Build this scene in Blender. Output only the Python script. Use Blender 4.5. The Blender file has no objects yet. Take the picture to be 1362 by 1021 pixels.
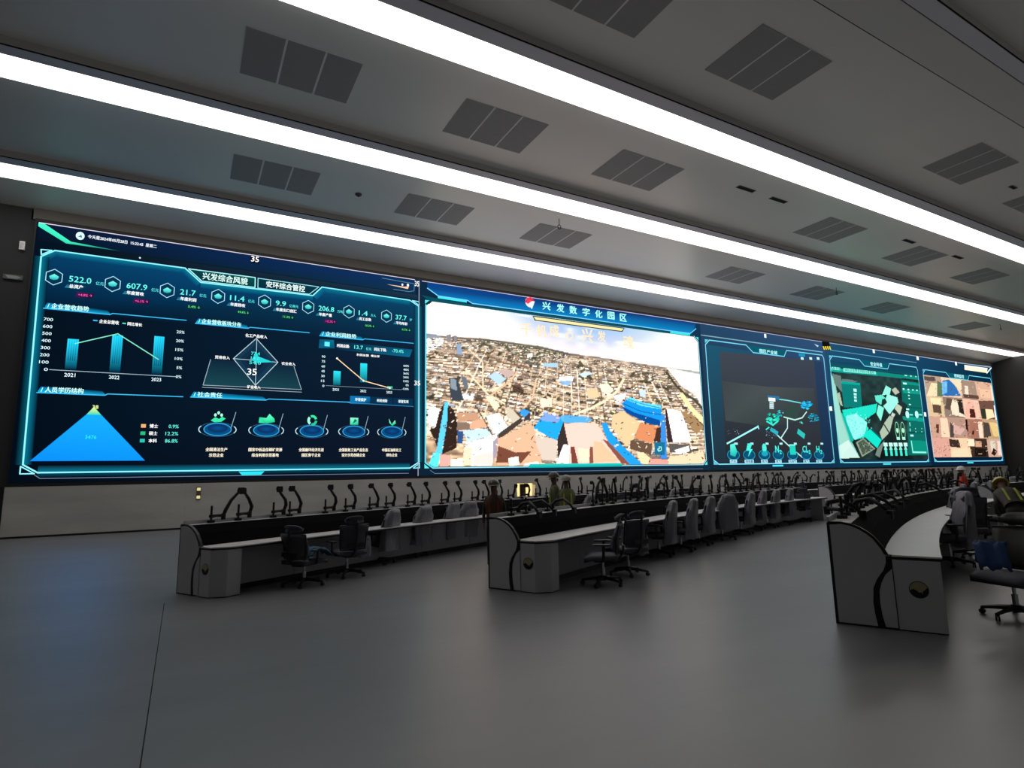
import bpy, bmesh, math, random
from mathutils import Vector, Matrix
random.seed(7)
PI = math.pi
scene = bpy.context.scene
COL = scene.collection

# ------------------------------------------------------------------ camera, world, exposure
FPX, YAW, PITCH, ROLL = 773.74, math.radians(29.386), math.radians(8.801), math.radians(-1.114)
CAM_Z = 1.65
_f = Vector((math.sin(YAW)*math.cos(PITCH), math.cos(YAW)*math.cos(PITCH), math.sin(PITCH)))
_r0 = Vector((math.cos(YAW), -math.sin(YAW), 0)); _u0 = _r0.cross(_f)
_r = _r0*math.cos(ROLL) + _u0*math.sin(ROLL); _u = _u0*math.cos(ROLL) - _r0*math.sin(ROLL)
cd = bpy.data.cameras.new('camera'); cam = bpy.data.objects.new('camera', cd); COL.objects.link(cam)
cd.sensor_width = 36.0; cd.lens = FPX/1362*36.0; cd.clip_end = 300; cd.clip_start = .05
M = Matrix(((_r.x, _u.x, -_f.x, 0), (_r.y, _u.y, -_f.y, 0), (_r.z, _u.z, -_f.z, CAM_Z), (0, 0, 0, 1)))
cam.matrix_world = M
scene.camera = cam
def ray(px, py):
    return _r*((px-681)/FPX) - _u*((py-510.5)/FPX) + _f
def on_z(px, py, z):
    d = ray(px, py); t = (z-CAM_Z)/d.z
    return Vector((d.x*t, d.y*t, z))
def on_y(px, py, y):
    d = ray(px, py); t = y/d.y
    return Vector((d.x*t, y, CAM_Z+d.z*t))

w = bpy.data.worlds.new('world'); scene.world = w; w.use_nodes = True
w.node_tree.nodes['Background'].inputs[0].default_value = (.5, .55, .6, 1)
w.node_tree.nodes['Background'].inputs[1].default_value = 0.0
vs = scene.view_settings
vs.view_transform = 'Standard'; vs.look = 'None'; vs.gamma = 1.0; vs.use_curve_mapping = False
vs.exposure = 0.0
LAMP = 4.1          # radiance of the ceiling strips
SCR = 1.22            # radiance of the video wall's white

# ------------------------------------------------------------------ colour and materials
def lin(c):
    if isinstance(c, str):
        c = c.lstrip('#'); c = [int(c[i:i+2], 16)/255 for i in (0, 2, 4)]
    return tuple((v/12.92 if v <= .04045 else ((v+.055)/1.055)**2.4) for v in c)
MATS = {}
def mat(name, col, rough=.6, metal=0, var=.0, vscale=3., bump=0., bscale=20., spec=.5, emit=None, es=0, alpha=1, coat=0, stretch=None):
    if name in MATS: return MATS[name]
    m = bpy.data.materials.new(name); m.use_nodes = True; nt = m.node_tree; b = nt.nodes['Principled BSDF']
    c = lin(col); b.inputs['Base Color'].default_value = (*c, 1); b.inputs['Roughness'].default_value = rough
    b.inputs['Metallic'].default_value = metal; b.inputs['Specular IOR Level'].default_value = spec
    b.inputs['Alpha'].default_value = alpha; b.inputs['Coat Weight'].default_value = coat
    if emit: b.inputs['Emission Color'].default_value = (*lin(emit), 1); b.inputs['Emission Strength'].default_value = es
    if var or bump:
        tc = nt.nodes.new('ShaderNodeTexCoord'); mp = nt.nodes.new('ShaderNodeMapping')
        nt.links.new(tc.outputs['Object'], mp.inputs[0])
        if stretch: mp.inputs['Scale'].default_value = stretch
    if var:
        n = nt.nodes.new('ShaderNodeTexNoise'); n.inputs['Scale'].default_value = vscale; n.inputs['Detail'].default_value = 5
        nt.links.new(mp.outputs[0], n.inputs['Vector'])
        r = nt.nodes.new('ShaderNodeValToRGB'); nt.links.new(n.outputs['Fac'], r.inputs[0])
        r.color_ramp.elements[0].position = .3; r.color_ramp.elements[1].position = .7
        r.color_ramp.elements[0].color = (*[max(0, v*(1-var)) for v in c], 1)
        r.color_ramp.elements[1].color = (*[min(1, v*(1+var)) for v in c], 1)
        nt.links.new(r.outputs[0], b.inputs['Base Color'])
    if bump:
        n2 = nt.nodes.new('ShaderNodeTexNoise'); n2.inputs['Scale'].default_value = bscale; n2.inputs['Detail'].default_value = 4
        nt.links.new(mp.outputs[0], n2.inputs['Vector'])
        bp = nt.nodes.new('ShaderNodeBump'); bp.inputs['Strength'].default_value = bump; bp.inputs['Distance'].default_value = .02
        nt.links.new(n2.outputs['Fac'], bp.inputs['Height']); nt.links.new(bp.outputs[0], b.inputs['Normal'])
    MATS[name] = m
    return m
m_floor = mat('floor_covering', '#6c6c6d', .36, var=.12, vscale=.35, bump=.2, bscale=1.3, spec=.8, stretch=(1, 2.2, 1))
m_ceil = mat('satin_ceiling', '#f4f4f0', .36, var=.02, vscale=.4, spec=1.0)
m_marble = mat('polished_marble', '#b0aea9', .22, var=.13, vscale=1.1, spec=.5, stretch=(.35, 1, 1.6))
m_dark = mat('dark_cladding', '#232324', .75, var=.08, vscale=.6)
m_black = mat('black_gap', '#040404', .9)
m_bezel = mat('black_bezel', '#050607', .6)
m_grey = mat('grey_laminate', '#b4b4b6', .5, var=.03, vscale=2)
m_greyd = mat('dark_grey_laminate', '#9c9ca2', .55, var=.04, vscale=2)
m_top = mat('pale_worktop', '#d8d8d8', .38, var=.03, vscale=2)
m_blk = mat('black_panel', '#0d0d0e', .95, spec=.05)
m_edge = mat('black_edging', '#08080a', .45, spec=.4)
m_arm = mat('black_metal', '#0b0b0c', .5, metal=.0, spec=.3)
m_mesh = mat('dark_mesh_fabric', '#4a4a52', .85, var=.1, vscale=60)
m_mesh2 = mat('charcoal_leather', '#2a2925', .55, var=.1, vscale=8)
m_seat = mat('seat_fabric', '#4c4c54', .8, var=.08, vscale=30)
m_plast = mat('chair_plastic', '#101013', .45)
m_chrome = mat('polished_metal', '#b8b8bc', .25, metal=1)
m_casing = mat('lamp_casing', '#e4e4f0', .5)
m_gril = mat('perforated_tile', '#a2a2a4', .6, var=.04, vscale=6)
m_gap = mat('tile_gap', '#ffffff', .5)

def film(name, col, alpha):
    m = bpy.data.materials.new(name); m.use_nodes = True; nt = m.node_tree; nt.nodes.clear()
    o = nt.nodes.new('ShaderNodeOutputMaterial'); mx = nt.nodes.new('ShaderNodeMixShader'); t = nt.nodes.new('ShaderNodeBsdfTransparent')
    p = nt.nodes.new('ShaderNodeBsdfPrincipled'); p.inputs['Base Color'].default_value = (*lin(col), 1); p.inputs['Roughness'].default_value = .3
    n = nt.nodes.new('ShaderNodeTexNoise'); n.inputs['Scale'].default_value = 9; tc = nt.nodes.new('ShaderNodeTexCoord'); mp = nt.nodes.new('ShaderNodeMapping')
    mp.inputs['Scale'].default_value = (3, 3, .7); nt.links.new(tc.outputs['Object'], mp.inputs[0]); nt.links.new(mp.outputs[0], n.inputs['Vector'])
    bp = nt.nodes.new('ShaderNodeBump'); bp.inputs['Strength'].default_value = .6; bp.inputs['Distance'].default_value = .03
    nt.links.new(n.outputs['Fac'], bp.inputs['Height']); nt.links.new(bp.outputs[0], p.inputs['Normal'])
    mx.inputs[0].default_value = alpha
    nt.links.new(t.outputs[0], mx.inputs[1]); nt.links.new(p.outputs[0], mx.inputs[2]); nt.links.new(mx.outputs[0], o.inputs[0])
    return m
m_film = film('plastic_film', '#86858c', .78)

def emis(name, col, s):
    m = bpy.data.materials.new(name); m.use_nodes = True; nt = m.node_tree; nt.nodes.clear()
    o = nt.nodes.new('ShaderNodeOutputMaterial'); e = nt.nodes.new('ShaderNodeEmission')
    e.inputs[0].default_value = (*lin(col), 1); e.inputs[1].default_value = s; nt.links.new(e.outputs[0], o.inputs[0])
    return m
m_lamp = emis('lit_diffuser', '#fffaf7', LAMP)

# ------------------------------------------------------------------ mesh helpers
class MB:
    def __init__(s): s.v = []; s.f = []; s.mi = []
    def add(s, vs, fs, mi=0):
        k = len(s.v); s.v += [tuple(p) for p in vs]; s.f += [tuple(i+k for i in f) for f in fs]; s.mi += [mi]*len(fs); return s
    def box(s, x0, x1, y0, y1, z0, z1, mi=0, T=None):
        vs = [Vector((x, y, z)) for x in (x0, x1) for y in (y0, y1) for z in (z0, z1)]
        if T is not None: vs = [T @ p for p in vs]
        return s.add(vs, [(0, 1, 3, 2), (4, 6, 7, 5), (0, 4, 5, 1), (2, 3, 7, 6), (0, 2, 6, 4), (1, 5, 7, 3)], mi)
    def rbox(s, c, d, r=.02, mi=0, T=None):
        # box with chamfered edges
        bm = bmesh.new(); bmesh.ops.create_cube(bm, size=1)
        for v in bm.verts: v.co = Vector((v.co.x*d[0], v.co.y*d[1], v.co.z*d[2]))
        bmesh.ops.bevel(bm, geom=bm.edges[:], offset=min(r, min(d)*.45), segments=2, affect='EDGES', profile=.6)
        vs = [v.co + Vector(c) for v in bm.verts]
        if T is not None: vs = [T @ p for p in vs]
        s.add(vs, [[v.index for v in f.verts] for f in bm.faces], mi); bm.free(); return s
    def tube(s, pts, rad, n=8, mi=0, cap=True, flat=1.0):
        pts = [Vector(p) for p in pts]; rr = rad if isinstance(rad, (list, tuple)) else [rad]*len(pts)
        vs = []; prev = None
        for i, p in enumerate(pts):
            t = (pts[min(i+1, len(pts)-1)]-pts[max(i-1, 0)]).normalized()
            a = prev if prev else (Vector((0, 0, 1)) if abs(t.z) < .9 else Vector((0, 1, 0)))
            b = t.cross(a).normalized(); a = b.cross(t).normalized(); prev = a
            for k in range(n):
                q = 2*PI*k/n; vs.append(p + (a*math.cos(q)*flat + b*math.sin(q))*rr[i])
        fs = [(i*n+k, i*n+(k+1) % n, (i+1)*n+(k+1) % n, (i+1)*n+k) for i in range(len(pts)-1) for k in range(n)]
        if cap: fs += [tuple(range(n))[::-1], tuple((len(pts)-1)*n+k for k in range(n))]
        return s.add(vs, fs, mi)
    def sph(s, c, r, n=12, m=8, mi=0, sc=(1, 1, 1), T=None, z0=-1., z1=1.):
        vs = []
        a0 = math.acos(max(-1, min(1, z1))); a1 = math.acos(max(-1, min(1, z0)))
        for j in range(m+1):
            a = a0+(a1-a0)*j/m
            for k in range(n):
                q = 2*PI*k/n; vs.append(Vector((math.sin(a)*math.cos(q)*sc[0]*r+c[0], math.sin(a)*math.sin(q)*sc[1]*r+c[1], math.cos(a)*sc[2]*r+c[2])))
        if T is not None: vs = [T @ p for p in vs]
        fs = [(j*n+k, (j+1)*n+k, (j+1)*n+(k+1) % n, j*n+(k+1) % n) for j in range(m) for k in range(n)]
        return s.add(vs, fs, mi)
    def build(s, name, mats, parent=None, smooth=False):
        me = bpy.data.meshes.new(name); me.from_pydata(s.v, [], s.f); me.update()
        for m_ in (mats if isinstance(mats, (list, tuple)) else [mats]): me.materials.append(m_)
        for p, i in zip(me.polygons, s.mi): p.material_index = i; p.use_smooth = smooth
        o = bpy.data.objects.new(name, me); COL.objects.link(o)
        if parent: o.parent = parent
        return o
def tag(o, label=None, cat=None, group=None, kind=None):
    for k, v in (('label', label), ('category', cat), ('group', group), ('kind', kind)):
        if v: o[k] = v
    return o
def empty(name, loc=(0, 0, 0), rz=0):
    o = bpy.data.objects.new(name, None); COL.objects.link(o); o.location = loc; o.rotation_euler = (0, 0, rz); o.empty_display_size = .1
    return o
def copy_tree(o, parent=None):
    c = o.copy(); COL.objects.link(c)
    if parent: c.parent = parent
    for ch in list(o.children): copy_tree(ch, c)
    return c
def ordinal(i):
    w = ['first', 'second', 'third', 'fourth', 'fifth', 'sixth', 'seventh', 'eighth', 'ninth', 'tenth', 'eleventh', 'twelfth', 'thirteenth', 'fourteenth', 'fifteenth', 'sixteenth', 'seventeenth', 'eighteenth', 'nineteenth']
    t = {2: 'twenty', 3: 'thirty', 4: 'forty', 5: 'fifty'}
    if i <= 19: return w[i-1]
    if i % 10 == 0: return t[i//10][:-1]+'ieth'
    return t[i//10]+'-'+w[i % 10-1]

# ------------------------------------------------------------------ the room
DY = 23.34                      # plane of the video wall
XL, XR, ZB, ZT = -4.68, 61.64, 1.56, 10.14
ZC, ZCL = 11.11, 10.62          # main ceiling, lower ceiling strip by the wall
RX0, RX1, RY0 = -9.5, 62.4, -7.0

def struct(name, mb, m, **k):
    o = mb.build(name, m); o['kind'] = 'structure'; return o
struct('floor', MB().box(RX0-.3, RX1+.3, RY0-.3, DY+1.8, -.2, 0), m_floor)
# joint in the floor covering
struct('trim_1', MB().box(-.122, -.114, RY0, 9.6, 0, .0015), m_black)
cb = MB()
STR = [(15.25, 16.2), (20.87, 21.85), (9.90, 10.88)]      # lit strips (near edge, far edge)
DARKS = (4.88, 5.78)
cb.box(RX0-.3, RX1+.3, RY0-.3, 21.945, ZC, ZC+.3)
struct('ceiling', cb, m_ceil)
_x0, _x1 = RX0-.3, RX1+.3
_pf = [(21.945, ZC-.222), (DY+.1, ZCL), (DY+.4, ZCL), (DY+.4, ZC+.3), (21.945, ZC+.3)]
struct('ceiling_lower_band', MB().add([(x, y, z) for x in (_x0, _x1) for y, z in _pf], [(0, 1, 2, 3, 4), (9, 8, 7, 6, 5)]+[(i, (i+1) % 5, 5+(i+1) % 5, 5+i) for i in range(5)]), m_ceil)
m_white = mat('white_wall', '#ecece8', .8)
struct('wall_left', MB().box(RX0-.3, RX0, RY0, DY+.2, 0, ZC), m_dark)
struct('wall_right', MB().box(RX1, RX1+.3, RY0, DY+.2, 0, ZC), m_dark)
struct('wall_back', MB().box(RX0, RX1, RY0-.3, RY0, 0, ZC), m_white)  # unseen wall, set close and white to bounce light onto ceiling and consoles
wf = MB()
wf.box(RX0, XL-.16, DY+.1, DY+.4, 0, ZC)
wf.box(XR+.12, RX1, DY+.1, DY+.4, 0, ZC)
wf.box(XL-.16, XR+.12, DY+.1, DY+.4, ZB-.02, ZT+.1)
struct('wall_front', wf, m_dark)
struct('trim_4', MB().box(XL-.1, XR+.1, DY+.03, DY+.4, ZT+.1, ZC), mat('soffit_grey', '#615c56', .7))
# marble base under the video wall, with the opening of the service door
DX0, DX1, DZ = 13.30, 14.30, 1.22
mb_ = MB()
mb_.box(XL-.05, DX0, DY, DY+.35, .06, ZB-.01); mb_.box(DX1, XR+.35, DY, DY+.35, .06, ZB-.01); mb_.box(DX0, DX1, DY, DY+.35, DZ, ZB-.01)
struct('wall_base_marble', mb_, m_marble)
jb = MB()
x = XL+2.4
while x < XR:
    if not (DX0-.1 < x < DX1+.1): jb.box(x, x+.012, DY-.003, DY, .06, ZB-.01)
    x += 2.4
struct('trim_2', jb, mat('marble_joint', '#a09e97', .4))
struct('baseboard_front', MB().box(XL-.05, DX0, DY-.02, DY+.2, 0, .06).box(DX1, XR+.35, DY-.02, DY+.2, 0, .06), m_black)
struct('trim_3', MB().box(XL-.17, XL-.05, DY-.04, DY+.3, 0, ZB), m_black)
# service room behind the low door, with a warm lamp
m_warm = mat('service_room_wall', '#efe6cc', .7)
sr = MB(); a0, a1 = DX0-.3, DX1+.3
sr.box(a0, a1, DY+1.5, DY+1.6, 0, 1.5); sr.box(a0-.1, a0, DY+.35, DY+1.6, 0, 1.5); sr.box(a1, a1+.1, DY+.35, DY+1.6, 0, 1.5); sr.box(a0-.1, a1+.1, DY+.35, DY+1.6, 1.5, 1.55)
struct('wall_service_room', sr, m_warm)
struct('door_1', MB().rbox((DX0+.47, DY+.3, .60), (.30, .05, 1.18), .01), mat('brown_door', '#3a2612', .5))
ld = bpy.data.lights.new('service_room_lamp', 'AREA'); ld.energy = 22; ld.color = (1, .80, .48); ld.size = .9
lo = bpy.data.objects.new('service_room_lamp', ld); COL.objects.link(lo); lo.location = (13.8, DY+.9, 1.46); tag(lo, 'warm lamp inside the service room behind the low door', 'lamp')
ld.size = .5; lo.rotation_euler = (0, 0, 0)

# ------------------------------------------------------------------ ceiling lamps
def strip(y0, ya, yb, lit, label):
    """dropped box: near face at y0, bottom .22 below the ceiling; grey flange y0..ya, diffuser ya..yb"""
    r = empty('strip_light', (0, y0, ZC)); x0, x1 = RX0+.05, RX1-.05; h = .22
    MB().box(x0, x1, 0, yb-y0+.01, -h+.03, 0).build('housing', mat('rail_grey', '#c8c4c0', .6), r)
    MB().box(x0, x1, .0, .02, -h+.004, -h+.03).box(x0, x1, .02, yb-y0, -h+.02, -h+.03).build('shadow_gap', m_black, r)
    MB().box(x0, x1, .022, ya-y0-.004, -h, -h+.02).build('flange', m_casing, r)
    if lit:
        MB().box(x0, x1, ya-y0, yb-y0, -h-.002, -h+.02).build('diffuser', m_lamp, r)
    else:
        MB().box(x0, x1, ya-y0+.02, yb-y0-.03, -h, -h+.02).build('diffuser', mat('unlit_diffuser', '#e8e8e8', .5), r)
    return tag(r, label, 'ceiling light', 'long strip lights across the ceiling')
strip(20.50, 20.93, 21.93, True, 'lit white strip light farthest back, nearest the video wall')
strip(14.92, 15.28, 16.23, True, 'lit white strip light in the middle of the three lit ones')
strip(9.66, 10.06, 10.94, True, 'widest lit strip light, nearest of the three lit ones')
strip(4.78, 5.13, 5.99, False, 'unlit strip light in the top right corner, outlined by black lines')

def grille():
    r = empty('ceiling_grille')
    MB().box(-1.234, 1.234, -.809, .809, -.008, .0).build('frame', m_gap, r)
    for i in range(3):
        x0 = -1.235+i*.84
        MB().box(x0, x0+.79, -.81, .81, -.012, -.006).build('tile', m_gril, r)
    return r
rows = [(7.84, [1.9, 6.9, 11.55, 21.34, 26.84], 'row nearest the camera'),
        (13.06, [1.86, 6.98, 12.1, 22.21, 28.58, 34.71], 'middle row'),
        (18.55, [2.0, 7.36, 12.6, 23.19, 29.7, 36.32, 46.72], 'row nearest the screen')]
g0 = None
for y, xs, nm in rows:
    for i, x in enumerate(xs):
        g = grille() if g0 is None else copy_tree(g0)
        g0 = g0 or g; g.location = (x, y, ZC)
        tag(g, 'grey three-tile ceiling grille, %s from the left in the %s' % (ordinal(i+1), nm), 'ceiling grille', 'grey grilles in the ceiling')
s0 = None
for i, (x, y) in enumerate([(16.21, 12.25), (17.95, 12.28), (26.39, 12.2), (30.51, 12.2)]):
    if s0 is None:
        s = empty('slot_diffuser'); MB().box(-.42, .42, -.09, .09, -.008, 0).build('frame', mat('slot_frame', '#5b5b5b', .6), s)
        MB().box(-.38, .38, -.06, .06, -.014, -.008).build('slot', m_black, s); s0 = s
    else: s = copy_tree(s0)
    s.location = (x, y, ZC); tag(s, 'small dark ceiling slot beyond the nearest lit strip, %s from the left' % ordinal(i+1), 'air vent', 'small slots in the ceiling')
h0 = None
for i, (x, y) in enumerate([(11.8, 17.1), (29.69, 17.46), (48.04, 17.33)]):
    if h0 is None:
        h = empty('ceiling_hook'); MB().tube([(0, 0, 0), (0, 0, -.25)], .012, 6).build('rod', m_arm, h)
        pts = [(.07*math.sin(a), 0, -.33-.08*math.cos(a+PI)) for a in [k*2*PI/10 for k in range(11)]]
        MB().tube(pts, .014, 6).build('ring', m_arm, h); h0 = h
    else: h = copy_tree(h0)
    h.location = (x, y, ZC); tag(h, 'black ring hook hanging between two lit strips, %s from the left' % ordinal(i+1), 'hook', 'ceiling hooks')
h = empty('smoke_detector', (4.64, 18.57, ZC)); MB().tube([(0, 0, 0), (0, 0, -.03), (0, 0, -.07)], [.11, .11, .06], 14).build('body', mat('detector_dark', '#4a4a4a', .5), h)
MB().tube([(0, 0, -.07), (0, 0, -.09)], .03, 10).build('sensor', m_black, h)
tag(h, 'small round detector right of the left grille in the far row', 'detector')
h = empty('smoke_detector', (24.45, 7.89, ZC)); MB().box(-.2, .2, -.06, .06, -.02, 0).build('frame', mat('slot_frame', '#5b5b5b', .6), h); MB().box(-.15, .15, -.03, .03, -.026, -.02).build('slot', m_black, h)
h.name = 'slot_diffuser'; tag(h, 'tiny dark slot at the right edge between the two near-row grilles', 'air vent', 'small slots in the ceiling')
# small fittings left of the screen
b = empty('wall_box', (-4.98, DY+.1, 9.28)); MB().rbox((0, -.05, 0), (.14, .1, .28), .01).build('casing', mat('white_casing', '#f4f4f4', .5), b); MB().rbox((0, -.105, 0), (.10, .01, .2), .004).build('cover', mat('white_cover', '#d0d0d0', .5), b)
tag(b, 'small white box on the dark wall left of the video wall', 'wall box')
b = empty('exit_sign', (-5.12, DY+.1, 8.2)); MB().rbox((0, -.03, 0), (.5, .06, .16), .01).build('casing', mat('sign_casing', '#4c5250', .5), b)
MB().add([(-.2, -.062, .05), (.1, -.062, .05), (.22, -.062, 0), (.1, -.062, -.05), (-.12, -.062, -.05)], [(0, 1, 2, 3, 4)]).build('arrow', mat('sign_arrow', '#8a928e', .5), b)
tag(b, 'small grey arrow sign on the dark wall left of the video wall', 'sign')
b = empty('marble_glint', (.52, DY, 1.2))  # added glowing patches in place of warm reflections in the marble; no lamp here
MB().rbox((0, -.012, 0), (.14, .024, .46), .008).build('glint_plate', mat('glint_plate_metal', '#7a7250', .3, metal=.6), b)
for z in (.14, -.13): MB().rbox((0, -.03, z), (.11, .02, .10), .008).build('glint', emis('warm_glint', '#ffeeb0', .75), b)
tag(b, 'two small glowing patches standing in for warm reflections on the marble base', 'lamp')

# ------------------------------------------------------------------ curved consoles
CX, CY = 28.5, -40.4
def AP(R, th, z=0): return Vector((CX-R*math.sin(th), CY+R*math.cos(th), z))
def sweep(mb, prof, Rb, th0, th1, n=None, mi=0):
    """prism of the closed profile [(d,z)] (d measured from the console's back towards the seats) along the arc"""
    if n is None: n = max(1, int(abs(th1-th0)*Rb/.8))
    k = len(prof); vs = []
    for i in range(n+1):
        th = th0+(th1-th0)*i/n
        vs += [AP(Rb-d, th, z) for d, z in prof]
    fs = [(i*k+j, i*k+(j+1) % k, (i+1)*k+(j+1) % k, (i+1)*k+j) for i in range(n) for j in range(k)]
    fs += [tuple(range(k)), tuple(n*k+j for j in range(k))[::-1]]
    return mb.add(vs, fs, mi)
EDGE = [(0, 0), (0, 1.05), (.02, 1.07), (.14, 1.07), (.24, 1.05), (.31, 1.02), (.38, .975), (.44, .92), (.51, .82), (.545, .745)]
A_IN = [(.03, .02), (.03, 1.035), (.14, 1.045), (.23, 1.027), (.30, .995), (.365, .95), (.42, .90), (.485, .80), (.52, .72), (.515, .66), (.49, .59), (.42, .49), (.38, .40), (.365, .26), (.37, .14), (.385, .02)]
B_IN = [(.563, .60), (.50, .54), (.46, .46), (.435, .38), (.428, .26), (.435, .14), (.455, .02), (.563, .02)]
def console(Rb, a0, a1, hs, label, logo_left=True, chamfer=True, right_end=True):
    """a0 = angle of the left end (larger), a1 = right end"""
    r = empty('control_console', tuple(AP(Rb-.5, a0, 0)))
    org = Vector(r.location)
    def put(mb, name, m):
        mb.v = [tuple(Vector(p)-org) for p in mb.v]; return mb.build(name, m, r)
    S = lambda pr: [(d, z*hs) for d, z in pr]
    e = .045/Rb
    put(sweep(MB(), S([(.01, .0), (.01, 1.05), (.03, 1.05), (.03, 0)]), Rb, a0-e, a1+e), 'back_panel', m_greyd)
    put(sweep(MB(), S([(.0, 1.03), (.0, 1.115), (.025, 1.115), (.025, 1.058), (.235, 1.058), (.235, 1.03)]), Rb, a0-e, a1+e), 'top_shelf', m_grey)
    L = (a0-a1)*Rb; nb = max(1, round(L/1.6)); db = (a0-a1-2*e)/nb; g = .004/Rb
    for i in range(nb):
        t0 = a0-e-i*db-g; t1 = a0-e-(i+1)*db+g
        put(sweep(MB(), S([(.225, 1.056), (.25, 1.056), (.38, .93), (.50, .747), (.47, .747), (.35, .93)]), Rb, t0, t1, 2), 'upright_panel', m_blk)
        put(sweep(MB(), S([(.60, .09), (.60, .715), (.615, .715), (.615, .09)]), Rb, t0, t1, 2), 'modesty_panel', m_greyd)
    put(sweep(MB(), S([(.58, 0), (.58, .09), (.60, .09), (.60, 0)]), Rb, a0-e, a1+e), 'plinth', m_edge)
    # worktop: pale board with a black edge below; its left end may have a cut corner
    def board(name, z0, z1, m, grow=0):
        ends = []
        mb = MB()
        c = .17 if chamfer else .0
        rows_ = []
        n = max(4, int(L/.8)); ths = [a0, a0-.16/Rb, a0-.24/Rb] + [a0-.24/Rb+(a1-a0+.24/Rb)*(i+1)/n for i in range(n)]
        fr = [1.0-c, 1.0-c*.25, 1.0] + [1.0]*n
        for th, f in zip(ths, fr): rows_.append([AP(Rb-.50, th, z0*hs), AP(Rb-f-grow, th, z0*hs), AP(Rb-f-grow, th, z1*hs), AP(Rb-.50, th, z1*hs)])
        k = 4; vs = [p for rr in rows_ for p in rr]
        fs = [(i*k+j, i*k+(j+1) % k, (i+1)*k+(j+1) % k, (i+1)*k+j) for i in range(len(rows_)-1) for j in range(k)]
        fs += [(0, 1, 2, 3), tuple((len(rows_)-1)*k+j for j in (3, 2, 1, 0))]
        mb.add(vs, fs); return put(mb, name, m)
    board('worktop', .728, .745, m_top); board('worktop_edge', .700, .7275, m_edge, -.004)
    for end, sg in ((a0, -1), (a1, 1)):
        if end is a1 and not right_end: continue
        T = lambda t: end+sg*t/Rb
        core = EDGE + [(.573, .745), (.573, .62), (.50, .54), (.455, .45), (.43, .36), (.425, .24), (.435, .12), (.46, 0)]
        put(sweep(MB(), S(core), Rb, T(0), T(.045), 1), 'end_panel', m_edge)
        sk = put(sweep(MB(), S(A_IN), Rb, T(-.006), T(.01), 1), 'side_skin', m_grey)
        put(sweep(MB(), S(B_IN), Rb, T(-.006), T(.045), 1), 'curved_infill', m_grey)
        # pedestal: footprint (d,t) extruded up, corner cut at the front
        c = .17 if chamfer else .0
        fp = [(.573, 0), (1.0-.02-c, 0), (.98, .16 if chamfer else .0), (.98, .38), (.573, .38)]
        if not chamfer: fp = [(.573, 0), (.98, 0), (.98, .38), (.573, .38)]
        fp0 = [(d, t) for d, t in fp]
        def ped(zz0, zz1, shrink=0):
            q = MB(); k = len(fp0)
            q.add([AP(Rb-d+shrink*(1 if d > .7 else 0), T(t), zz0*hs) for d, t in fp0]+[AP(Rb-d, T(t), zz1*hs) for d, t in fp0],
                  [tuple(range(k)), tuple(range(k, 2*k))[::-1]]+[(j, (j+1) % k, k+(j+1) % k, k+j) for j in range(k)]); return q
        put(ped(.012, .70), 'pedestal', m_grey); put(ped(0, .012, .005), 'pedestal_foot', m_edge)
        if sg < 0:
            # emblem: a disc with a dark lower swoosh and a pale upper half
            cd_, cz, rr = (.775 if not chamfer else .70), .415, .078
            def disc(pts, lift, m, nm):
                q = MB(); k = len(pts)
                q.add([AP(Rb-cd_-u*rr, T(-lift), (cz+v*rr)*hs) for u, v in pts]+[AP(Rb-cd_-u*rr, T(.001), (cz+v*rr)*hs) for u, v in pts],
                      [tuple(range(k)), tuple(range(k, 2*k))[::-1]]+[(j, (j+1) % k, k+(j+1) % k, k+j) for j in range(k)])
                return put(q, nm, m)
            circ = [(math.cos(2*PI*i/28), math.sin(2*PI*i/28)) for i in range(28)]
            disc([(u*1.08, v*1.08) for u, v in circ], .002, m_edge, 'emblem_rim'); disc(circ, .004, mat('emblem_pale', '#9a9270', .35), 'emblem_disc')
            low = [(math.cos(a), math.sin(a)) for a in [PI+.15+(PI-.1)*i/16 for i in range(17)]]
            low += [(.95, .35), (.62, .0), (.40, -.18), (.36, -.55), (.22, -.25), (.02, -.38), (-.2, -.15), (-.6, .08)]
            disc(low, .006, m_edge, 'emblem_mark')
    return tag(r, label, 'console', 'curved control consoles')
D_ = math.radians
R1, R2, R3 = 58.15, 54.2, 49.72
H1, H2, H3 = .935, .955, 1.0
AISLE = (D_(11.0), D_(9.2))
console(R1, D_(29.33), AISLE[0], H1, 'long curved grey console of the far row, left end, nearest the video wall')
console(R1, AISLE[1], -AISLE[1], H1, 'curved grey console of the far row, right of the aisle', right_end=False)
console(R2, D_(26.85), AISLE[0], H2, 'long curved grey console of the middle row with pale worktop, centre of the photo')
console(R2, AISLE[1], -AISLE[1], H2, 'curved grey console of the middle row, right of the aisle, its end emblem visible', right_end=False)
console(R3, D_(26.62), AISLE[0], H3, 'nearest curved grey console at the right with black edging and emblem', chamfer=False)
console(R3, AISLE[1], -AISLE[1], H3, 'curved grey console of the near row beyond the aisle at the right edge', right_end=False)

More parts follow.
